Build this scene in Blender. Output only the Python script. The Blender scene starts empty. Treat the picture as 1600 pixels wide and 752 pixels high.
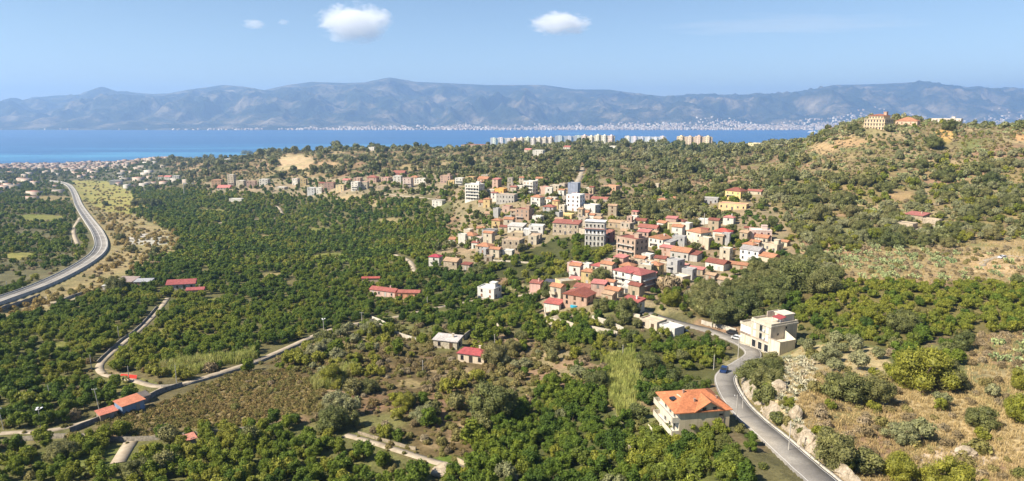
import bpy, math, random
import numpy as np
from mathutils import Vector, Matrix, Euler
SC = bpy.context.scene
R = math.radians
RNG = np.random.default_rng(7)
random.seed(7)

# ------------------------------------------------------------------ camera, sky, sun, exposure
PITCH = R(10.8); F = 24 / 36 * 1600; CX, CY = 800.0, 376.0
cam_d = bpy.data.cameras.new('camera'); cam_d.lens = 24; cam_d.sensor_width = 36
cam_d.clip_start = 1; cam_d.clip_end = 60000
cam = bpy.data.objects.new('camera', cam_d); SC.collection.objects.link(cam)
cam.location = (0, 0, 0); cam.rotation_euler = (math.pi / 2 - PITCH, 0, 0)
SC.camera = cam

SUN_EL = R(45); SUN_DIR = Vector((-0.92, -0.39, 0)).normalized() * math.cos(SUN_EL) + Vector((0, 0, math.sin(SUN_EL)))
w = bpy.data.worlds.new('World'); SC.world = w; w.use_nodes = True
wn = w.node_tree.nodes; wl = w.node_tree.links
bg = wn['Background']; sky = wn.new('ShaderNodeTexSky'); sky.sky_type = 'NISHITA'; sky.sun_disc = False
sky.sun_elevation = SUN_EL; sky.sun_rotation = math.atan2(SUN_DIR.x, SUN_DIR.y)
sky.altitude = 1500; sky.air_density = 1.0; sky.dust_density = 0.5; sky.ozone_density = 2.2
wl.new(sky.outputs['Color'], bg.inputs['Color']); bg.inputs['Strength'].default_value = 0.063
sd = bpy.data.lights.new('sun', 'SUN'); sd.energy = 5.0; sd.angle = R(0.5); sd.color = (1.0, 0.90, 0.74)
sun = bpy.data.objects.new('sun', sd); SC.collection.objects.link(sun)
sun.rotation_euler = SUN_DIR.to_track_quat('Z', 'Y').to_euler()
vs = SC.view_settings; vs.view_transform = 'Standard'; vs.look = 'None'; vs.exposure = 1.08; vs.gamma = 1.0
cy = SC.cycles; cy.max_bounces = 10; cy.diffuse_bounces = 2; cy.glossy_bounces = 2; cy.transmission_bounces = 2
cy.volume_bounces = 10; cy.transparent_max_bounces = 8; cy.use_denoising = True; cy.volume_max_steps = 128
cy.sample_clamp_indirect = 4

# ------------------------------------------------------------------ projection helpers
cp, sp = math.cos(PITCH), math.sin(PITCH)
def ray(px, py):
    "X/Y and Z/Y of the view ray through a photograph pixel"
    u = -(py - CY) / F
    yy = cp + u * sp
    return (px - CX) / F / yy, (-sp + u * cp) / yy
def proj(x, y, z):
    d = y * cp - z * sp
    up = y * sp + z * cp
    d = np.maximum(d, 1e-3)
    return CX + F * x / d, CY - F * up / d, d
def P3(px, py, Y):
    a, s = ray(px, py); return (a * Y, Y, s * Y)

# ------------------------------------------------------------------ terrain height
SEA = -250.0
ctl = []
def c(px, py, Y): ctl.append(P3(px, py, Y))
for px in (-500, 0, 300, 600): c(px, 752, 128)
c(800, 752, 122); c(1000, 752, 116); c(-500, 650, 165); c(0, 650, 165); c(300, 650, 165); c(600, 650, 163)
for px in (-500, 0, 300, 600): c(px, 560, 215); c(px, 500, 281)
c(700, 500, 275)
for px in (-500, 0, 350): c(px, 450, 362); c(px, 400, 480); c(px, 350, 702); c(px * .85, 320, 925)
c(650, 450, 355); c(600, 400, 470); c(550, 350, 690); c(500, 322, 860); c(640, 360, 590)
for px in (-500, 0, 250): c(px, 300, 1193); c(px, 281, 1580)
c(-500, 266, 2300); c(0, 265, 2300); c(170, 263, 2300); c(-500, 259.5, 3130); c(0, 258, 3160); c(170, 254, 3300); c(250, 250, 2500)
# hill behind the hamlet
c(300, 284, 1250); c(350, 293, 1050); c(430, 297, 960); c(520, 303, 850); c(600, 301, 830); c(650, 292, 835); c(700, 287, 800)
c(600, 268, 960); c(600, 248, 1150); c(600, 237, 1300); c(450, 268, 1100); c(450, 241, 1400); c(330, 268, 1400); c(330, 252, 1700); c(270, 250, 2000)
c(760, 236, 1250); c(700, 262, 1000)
# village spur
c(740, 312, 610); c(720, 345, 575); c(760, 330, 570); c(830, 350, 480); c(900, 385, 400); c(850, 402, 398); c(760, 402, 405); c(700, 420, 395)
c(900, 430, 330); c(950, 470, 272); c(880, 500, 258); c(1000, 440, 310); c(1050, 390, 380); c(1150, 400, 360); c(1100, 340, 470)
c(950, 330, 515); c(900, 300, 590); c(1160, 315, 500); c(1220, 380, 385); c(1150, 450, 290); c(1080, 480, 262); c(1200, 552, 209); c(1130, 540, 214)
c(1000, 530, 224); c(900, 560, 208); c(800, 600, 190); c(760, 530, 242); c(850, 680, 150); c(1000, 640, 153); c(1080, 690, 124); c(1160, 610, 160)
c(800, 460, 330); c(780, 420, 380)
# ground beyond the road and up to the ridge
c(1240, 615, 144); c(1350, 600, 155); c(1350, 560, 178); c(1270, 560, 185); c(1500, 600, 150); c(1500, 500, 215); c(1500, 700, 118); c(1400, 745, 106); c(1330, 752, 103)
c(1590, 620, 140); c(1590, 520, 195); c(1590, 430, 270); c(1450, 430, 270); c(1330, 430, 285); c(1350, 360, 390); c(1450, 350, 400); c(1590, 350, 385)
c(1450, 300, 480); c(1590, 290, 460); c(1350, 290, 500); c(1400, 250, 560); c(1250, 300, 510); c(1250, 262, 610); c(1310, 228, 640); c(1590, 240, 540)
c(1590, 204, 620); c(1450, 206, 640); c(1350, 207, 650); c(1300, 216, 670); c(1270, 228, 720); c(1230, 242, 800); c(1165, 244, 880); c(1270, 480, 245)
for d in (250,):
    c(1600 + d, 206, 600); c(1600 + d, 300, 440); c(1600 + d, 430, 265); c(1600 + d, 600, 145); c(1600 + d, 745, 100)
# plateau
c(1100, 231, 1400); c(800, 231, 1400); c(1000, 241, 1100); c(900, 251, 950); c(850, 263, 860); c(1000, 271, 760); c(1100, 271, 720); c(800, 276, 800)
for a_, y_, z_ in ((-.75, 3700, -262), (-.5, 3800, -262), (-.75, 4300, -290), (-.3, 3300, -262), (-.3, 4300, -290), (0, 2700, -258), (.3, 2700, -258), (.8, 2600, -255), (0, 4300, -290), (.8, 4300, -290),
                   (-.2, 1600, -95), (-.2, 2000, -150), (.1, 1700, -92), (-.4, 2200, -185), (.3, 1700, -95), (.45, 800, -24), (.7, 780, -22), (.55, 1050, -45), (.8, 1100, -48), (.6, 1600, -110)):
    ctl.append((a_ * y_, y_, z_))
CT = np.array(ctl)
def _uv(x, y):
    yy = np.maximum(y, 85.0)
    return 2.0 * x / np.maximum(yy, 85), np.log(yy)
cu, cv = _uv(CT[:, 0], CT[:, 1])
def _U(r2): return np.where(r2 > 1e-12, r2 * np.log(np.maximum(r2, 1e-12)), 0.0)
n_ = len(CT)
A_ = np.zeros((n_ + 3, n_ + 3)); A_[:n_, :n_] = _U((cu[:, None] - cu) ** 2 + (cv[:, None] - cv) ** 2) + np.eye(n_) * 0.004
A_[:n_, n_] = 1; A_[:n_, n_ + 1] = cu; A_[:n_, n_ + 2] = cv; A_[n_:, :n_] = A_[:n_, n_:].T
WT = np.linalg.solve(A_, np.concatenate([CT[:, 2], [0, 0, 0]]))

def _hash(ix, iy, s):
    h = (ix.astype(np.int64) * 374761393 + iy.astype(np.int64) * 668265263 + s * 69069) & 0xffffffff
    h = ((h ^ (h >> 13)) * 1274126177) & 0xffffffff
    return ((h ^ (h >> 16)) & 0xffff) / 65535.0
def vnoise(x, y, s=0):
    ix = np.floor(x); iy = np.floor(y); fx = x - ix; fy = y - iy
    fx = fx * fx * (3 - 2 * fx); fy = fy * fy * (3 - 2 * fy)
    a = _hash(ix, iy, s); b = _hash(ix + 1, iy, s); c_ = _hash(ix, iy + 1, s); d = _hash(ix + 1, iy + 1, s)
    return (a + (b - a) * fx) * (1 - fy) + (c_ + (d - c_) * fx) * fy
def fbm(x, y, s=0, o=4):
    t = 0; a = .5
    for i in range(o):
        t = t + a * (vnoise(x, y, s + i) - .5); x = x * 2.03 + 11.3; y = y * 2.03 + 5.7; a *= .5
    return t

def H0(x, y):
    x = np.atleast_1d(np.asarray(x, float)); y = np.atleast_1d(np.asarray(y, float))
    u, v = _uv(x, y)
    z = WT[n_] + WT[n_ + 1] * u + WT[n_ + 2] * v
    for i in range(n_):
        z = z + WT[i] * _U((u - cu[i]) ** 2 + (v - cv[i]) ** 2)
    hilly = np.clip((z + 0.075 * y + 52) / 40, 0, 1)        # rough ground on the slopes, even ground in the valley
    amp = np.clip(y / 300, .3, 3.5)
    z = z + fbm(x / 45, y / 45, 3) * 4 * np.minimum(amp, 1.6 + 1.9 * np.clip((y - 780) / 200, 0, 1)) * hilly * np.clip((y - 130) / 200, 0, 1) + fbm(x / 9, y / 9, 9, 3) * .8 * (.3 + hilly)
    return z

def polyline(pts, step):
    P = np.array(pts, float)
    # Catmull-Rom through the points
    Q = np.vstack([2 * P[0] - P[1], P, 2 * P[-1] - P[-2]]); out = []
    for i in range(1, len(Q) - 2):
        n = max(2, int(np.linalg.norm(Q[i + 1][:2] - Q[i][:2]) / step))
        for k in range(n):
            t = k / n
            out.append(.5 * (2 * Q[i] + (Q[i + 1] - Q[i - 1]) * t + (2 * Q[i - 1] - 5 * Q[i] + 4 * Q[i + 1] - Q[i + 2]) * t * t + (3 * Q[i] - Q[i - 1] - 3 * Q[i + 1] + Q[i + 2]) * t ** 3))
    out.append(Q[-2]); return np.array(out)

# the village road with its own grade, cut into the bank
ROAD = polyline([P3(*p) for p in ((1330, 790, 86), (1285, 752, 98.8), (1252, 723, 108), (1205, 681, 123), (1172, 653, 136.5), (1147, 625, 151), (1133, 596, 168.6), (1138, 582, 178), (1160, 568, 190),
                 (1177, 554, 205), (1166, 540, 216), (1138, 527, 228), (1105, 516, 237), (1070, 507, 243), (1030, 496, 254), (985, 478, 270))], 1.0)
# the main road over the dry river plain
MAIN_PX = ((-260, 556), (-120, 512), (-10, 473), (60, 448), (105, 427), (138, 408), (155, 392), (158, 378), (151, 361), (139, 344), (129, 330), (122, 318), (118, 306), (113, 296), (106, 289), (92, 284.5), (70, 282))
_mp = []
for px, py in MAIN_PX:
    a, s = ray(px, py)
    ys = np.exp(np.linspace(np.log(90), np.log(2500), 500)); hz = H0(a * ys, ys) + 2.2
    k = np.argmax(hz > s * ys); _mp.append((a * ys[k], ys[k], hz[k]))
MAIN = polyline(_mp, 4.0)
ker = np.ones(21) / 21
MAIN[:, 2] = np.convolve(np.pad(MAIN[:, 2], 10, mode='edge'), ker, 'valid')
ROAD[:, 2] = np.convolve(np.pad(ROAD[:, 2], 4, mode='edge'), np.ones(9) / 9, 'valid')

def near_line(x, y, L, stride=1):
    "distance to a polyline and the height of the nearest sample"
    L = L[::stride]; d = np.full(x.shape, 1e9); zz = np.zeros(x.shape)
    for p in L:
        q = (x - p[0]) ** 2 + (y - p[1]) ** 2
        m = q < d; d[m] = q[m]; zz[m] = p[2]
    return np.sqrt(d), zz
def H(x, y):
    x = np.atleast_1d(np.asarray(x, float)); y = np.atleast_1d(np.asarray(y, float))
    z = H0(x, y)
    m = (y > 70) & (y < 290) & (x > 20) & (x < 130)
    if m.any():
        d, zr = near_line(x[m], y[m], ROAD, 2)
        k = np.clip((d - 3.6) / 3.2, 0, 1); k = k * k * (3 - 2 * k)
        z[m] = z[m] * k + (zr - .35) * (1 - k)
    m = (y > 120) & (y < 1900) & (x < -150)
    if m.any():
        d, zr = near_line(x[m], y[m], MAIN, 2)
        k = np.clip((d - 6) / 12, 0, 1); k = k * k * (3 - 2 * k)
        z[m] = z[m] * k + (zr - 1.2) * (1 - k)
    return z
YS_ = np.exp(np.linspace(np.log(75), np.log(4000), 700))
def ground(px, py):
    "first ground point seen through a pixel"
    a, s = ray(px, py)
    hz = H(a * YS_, YS_); f = s * YS_ - hz
    k = int(np.argmax(f < 0)) if (f < 0).any() else len(YS_) - 1
    if k == 0: k = 1
    t = f[k - 1] / (f[k - 1] - f[k]) if f[k] < 0 else 1
    Y = YS_[k - 1] + (YS_[k] - YS_[k - 1]) * t
    return Vector((a * Y, Y, float(H(a * Y, Y)[0])))

# ------------------------------------------------------------------ object helpers
COL = SC.collection
def mesh(name, v, f, mats=(), mi=None, smooth=False):
    me = bpy.data.meshes.new(name); me.from_pydata([tuple(map(float, p)) for p in v], [], [tuple(map(int, q)) for q in f])
    for m in mats: me.materials.append(m)
    if mi is not None: me.polygons.foreach_set('material_index', np.array(mi, dtype=np.int32))
    if smooth: me.polygons.foreach_set('use_smooth', np.ones(len(me.polygons), dtype=bool))
    me.update(); return me
def fast_mesh(name, v, f, mats=(), smooth=False):
    "numpy arrays: verts (n,3), faces (m,k)"
    me = bpy.data.meshes.new(name); v = np.ascontiguousarray(v, dtype=np.float32); f = np.ascontiguousarray(f, dtype=np.int32)
    me.vertices.add(len(v)); me.vertices.foreach_set('co', v.ravel())
    k = f.shape[1]; me.loops.add(f.size); me.loops.foreach_set('vertex_index', f.ravel())
    me.polygons.add(len(f)); me.polygons.foreach_set('loop_start', np.arange(0, f.size, k, dtype=np.int32))
    if smooth: me.polygons.foreach_set('use_smooth', np.ones(len(f), dtype=bool))
    for m in mats: me.materials.append(m)
    me.update(calc_edges=True); return me
def ob(name, me, parent=None, loc=(0, 0, 0), rz=0.0, scale=None, color=None):
    o = bpy.data.objects.new(name, me); COL.objects.link(o)
    if parent is not None: o.parent = parent
    o.location = loc; o.rotation_euler = (0, 0, rz)
    if scale is not None: o.scale = scale
    if color is not None: o.color = (*color[:3], 1)
    return o
def tag(o, label, cat, group=None):
    o['label'] = label; o['category'] = cat
    if group: o['group'] = group
    return o
def thing(name, label, cat, loc, rz=0.0, group=None):
    return tag(ob(name, None, None, loc, rz), label, cat, group)
def boxes(bs):
    "list of (x0,x1,y0,y1,z0,z1) -> verts, quads"
    v, f = [], []
    for (x0, x1, y0, y1, z0, z1) in bs:
        n = len(v); v += [(x0, y0, z0), (x1, y0, z0), (x1, y1, z0), (x0, y1, z0), (x0, y0, z1), (x1, y0, z1), (x1, y1, z1), (x0, y1, z1)]
        f += [(n, n + 3, n + 2, n + 1), (n + 4, n + 5, n + 6, n + 7), (n, n + 1, n + 5, n + 4), (n + 1, n + 2, n + 6, n + 5), (n + 2, n + 3, n + 7, n + 6), (n + 3, n, n + 4, n + 7)]
    return v, f
def tube(p0, p1, r0, r1, n=6):
    p0 = Vector(p0); p1 = Vector(p1); d = (p1 - p0).normalized(); a = d.orthogonal().normalized(); b = d.cross(a)
    v = [];
    for p, r in ((p0, r0), (p1, r1)):
        for i in range(n):
            t = 2 * math.pi * i / n; v.append(tuple(p + (a * math.cos(t) + b * math.sin(t)) * r))
    f = [(i, (i + 1) % n, n + (i + 1) % n, n + i) for i in range(n)] + [tuple(range(n))[::-1], tuple(range(n, 2 * n))]
    return v, f
def join(parts):
    V, Fc = [], []
    for v, f in parts:
        n = len(V); V += list(v); Fc += [tuple(i + n for i in q) for q in f]
    return V, Fc

# ------------------------------------------------------------------ materials
def mat(name, rough=.8, spec=.3):
    m = bpy.data.materials.new(name); m.use_nodes = True; nt = m.node_tree; b = nt.nodes['Principled BSDF']
    b.inputs['Roughness'].default_value = rough; b.inputs['Specular IOR Level'].default_value = spec
    return m, nt, b
def N(nt, t, **kw):
    n = nt.nodes.new(t)
    for k, v in kw.items():
        if k in n.inputs: n.inputs[k].default_value = v
        else: setattr(n, k, v)
    return n
def ramp(nt, fac, stops):
    r = nt.nodes.new('ShaderNodeValToRGB'); e = r.color_ramp.elements
    while len(e) < len(stops): e.new(.5)
    for q, (p, col) in zip(e, stops): q.position = p; q.color = (*col, 1)
    nt.links.new(fac, r.inputs['Fac']); return r.outputs['Color']
def noise(nt, scale, coord='Object', detail=4, rough=.6, vec=None):
    tc = nt.nodes.new('ShaderNodeTexCoord'); n = N(nt, 'ShaderNodeTexNoise', Scale=scale, Detail=detail, Roughness=rough)
    nt.links.new(vec if vec is not None else tc.outputs[coord], n.inputs['Vector']); return n.outputs['Fac']
def mul(nt, a, b, fac=1.0, mode='MULTIPLY'):
    m = N(nt, 'ShaderNodeMix', data_type='RGBA', blend_type=mode)
    m.inputs['Factor'].default_value = fac
    nt.links.new(a, m.inputs[6]); nt.links.new(b, m.inputs[7]); return m.outputs[2]
def bump(nt, b, h, strength, dist):
    bm = N(nt, 'ShaderNodeBump', Strength=strength, Distance=dist); nt.links.new(h, bm.inputs['Height']); nt.links.new(bm.outputs['Normal'], b.inputs['Normal'])

def objcol_mat(name, rough, lo, hi, scale, streak=0.0, wave=None, spec=.3):
    "surface whose base colour is the object's own colour, weathered by noise"
    m, nt, b = mat(name, rough, spec); oi = nt.nodes.new('ShaderNodeObjectInfo')
    w1 = ramp(nt, noise(nt, scale), ((.3, (lo,) * 3), (.7, (hi,) * 3)))
    col = mul(nt, oi.outputs['Color'], w1)
    if streak:
        mp = nt.nodes.new('ShaderNodeMapping'); mp.inputs['Scale'].default_value = (1.6, 1.6, .12)
        tc = nt.nodes.new('ShaderNodeTexCoord'); nt.links.new(tc.outputs['Object'], mp.inputs['Vector'])
        s = ramp(nt, noise(nt, 1.0, vec=mp.outputs['Vector'], detail=5), ((.35, (1 - streak, 1 - streak, 1 - streak * 1.1)), (.6, (1, 1, 1))))
        col = mul(nt, col, s)
    if wave:
        wv = N(nt, 'ShaderNodeTexWave', Scale=wave, Distortion=.6); wv.bands_direction = 'X'
        tc = nt.nodes.new('ShaderNodeTexCoord'); nt.links.new(tc.outputs['Object'], wv.inputs['Vector'])
        col = mul(nt, col, ramp(nt, wv.outputs['Fac'], ((0, (.62,) * 3), (.6, (1.05,) * 3))), .8)
        sp_ = noise(nt, 2.3, detail=3); col = mul(nt, col, ramp(nt, sp_, ((.3, (.7, .68, .66)), (.7, (1.15, 1.12, 1.1)))))
        bump(nt, b, wv.outputs['Fac'], .5, .06)
    nt.links.new(col, b.inputs['Base Color']); return m
M_WALL = objcol_mat('plaster', .9, .84, 1.05, .35, .2)
M_TILE = objcol_mat('roof_tiles', .8, .75, 1.08, .5, 0, 2.2)
M_FLAT = objcol_mat('flat_roof', .9, .68, 1.08, .45)
M_CONC = objcol_mat('concrete', .9, .7, 1.08, .6, .25)
M_METAL = objcol_mat('painted_metal', .45, .85, 1.05, 1.0, 0, None, .5)
M_STONE = objcol_mat('rubble_stone', .95, .45, 1.15, 1.6, .15)
M_SHUT = objcol_mat('shutter', .6, .85, 1.05, 2.0)
m_, nt_, b_ = mat('window_glass', .12, .6); b_.inputs['Base Color'].default_value = (.018, .022, .028, 1); M_GLASS = m_
m_, nt_, b_ = mat('asphalt', .85)
a1 = ramp(nt_, noise(nt_, .25, detail=8), ((.3, (.19, .175, .155)), (.7, (.28, .26, .232)))); a2 = ramp(nt_, noise(nt_, 3.0, detail=3), ((.3, (.8,) * 3), (.7, (1.1,) * 3)))
a3 = ramp(nt_, noise(nt_, .06, detail=2, rough=.4), ((.44, (.78, .78, .79)), (.47, (1.0,) * 3), (.62, (1.0,) * 3), (.65, (1.14, 1.12, 1.08))))
nt_.links.new(mul(nt_, mul(nt_, a1, a2), a3), b_.inputs['Base Color']); M_ASPH = m_
m_, nt_, b_ = mat('road_paint', .7); b_.inputs['Base Color'].default_value = (.62, .61, .58, 1); M_PAINT = m_
m_, nt_, b_ = mat('dirt_track', .95)
nt_.links.new(ramp(nt_, noise(nt_, .5, detail=6), ((.3, (.26, .21, .15)), (.7, (.42, .36, .28)))), b_.inputs['Base Color']); M_DIRT = m_

def ground_mat():
    m, nt, b = mat('soil_and_grass', .95, .1); at = N(nt, 'ShaderNodeAttribute', attribute_name='cover')
    n1 = ramp(nt, noise(nt, .12, detail=8, rough=.7), ((.3, (.62, .64, .66)), (.7, (1.3, 1.28, 1.2))))
    n2 = ramp(nt, noise(nt, .9, detail=5, rough=.7), ((.3, (.65,) * 3), (.7, (1.25,) * 3)))
    n3 = ramp(nt, noise(nt, .02, detail=4), ((.35, (.82, .9, .8)), (.65, (1.12, 1.05, 1.05))))
    nt.links.new(mul(nt, mul(nt, mul(nt, at.outputs['Color'], n1), n2), n3), b.inputs['Base Color'])
    bump(nt, b, noise(nt, 1.2, detail=6, rough=.7), .7, .5); return m
M_GROUND = ground_mat()
def rock_mat():
    m, nt, b = mat('pale_rock', .95, .1)
    nt.links.new(mul(nt, ramp(nt, noise(nt, .35, detail=7, rough=.7), ((.3, (.30, .24, .16)), (.55, (.44, .37, .28)), (.75, (.56, .50, .41)))), ramp(nt, noise(nt, 1.7, detail=6), ((.32, (.6,) * 3), (.62, (1.1,) * 3)))), b.inputs['Base Color'])
    bump(nt, b, noise(nt, .9, detail=7, rough=.7), 1.0, .6); return m
M_ROCK = rock_mat()
def sea_mat():
    m, nt, b = mat('sea_water', .42, .5)
    mp = nt.nodes.new('ShaderNodeMapping'); mp.inputs['Scale'].default_value = (.00025, .0012, 1)
    tc = nt.nodes.new('ShaderNodeTexCoord'); nt.links.new(tc.outputs['Object'], mp.inputs['Vector'])
    f = noise(nt, 1.6, vec=mp.outputs['Vector'], detail=5)
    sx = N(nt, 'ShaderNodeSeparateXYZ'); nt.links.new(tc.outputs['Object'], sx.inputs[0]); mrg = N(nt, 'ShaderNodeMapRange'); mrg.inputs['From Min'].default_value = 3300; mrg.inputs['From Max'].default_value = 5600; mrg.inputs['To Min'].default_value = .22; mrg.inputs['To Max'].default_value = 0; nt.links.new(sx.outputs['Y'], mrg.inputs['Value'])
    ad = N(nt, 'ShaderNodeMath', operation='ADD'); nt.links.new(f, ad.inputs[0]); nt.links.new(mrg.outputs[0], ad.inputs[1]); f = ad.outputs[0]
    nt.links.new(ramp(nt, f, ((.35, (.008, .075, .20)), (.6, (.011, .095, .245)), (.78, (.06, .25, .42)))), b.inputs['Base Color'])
    bump(nt, b, noise(nt, .05, detail=6), .6, 2.0); return m
M_SEA = sea_mat()
def mountain_mat():
    m, nt, b = mat('mountain_side', .95, .05)
    c1 = ramp(nt, noise(nt, .0016, detail=9, rough=.68), ((.36, (.018, .03, .016)), (.5, (.045, .052, .028)), (.59, (.18, .15, .09)), (.72, (.36, .30, .2))))
    c2 = ramp(nt, noise(nt, .008, detail=6, rough=.7), ((.3, (.7,) * 3), (.7, (1.25,) * 3)))
    nt.links.new(mul(nt, c1, c2), b.inputs['Base Color']); bump(nt, b, noise(nt, .004, detail=8, rough=.7), .9, 120); return m
M_MOUNT = mountain_mat()

# ------------------------------------------------------------------ land cover (zones drawn on the ground)
def inpoly(x, y, poly):
    r = np.zeros(x.shape, bool); n = len(poly); j = n - 1
    for i in range(n):
        xi, yi = poly[i]; xj, yj = poly[j]
        if yi != yj:
            r ^= ((yi > y) != (yj > y)) & (x < (xj - xi) * (y - yi) / (yj - yi) + xi)
        j = i
    return r
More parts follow.
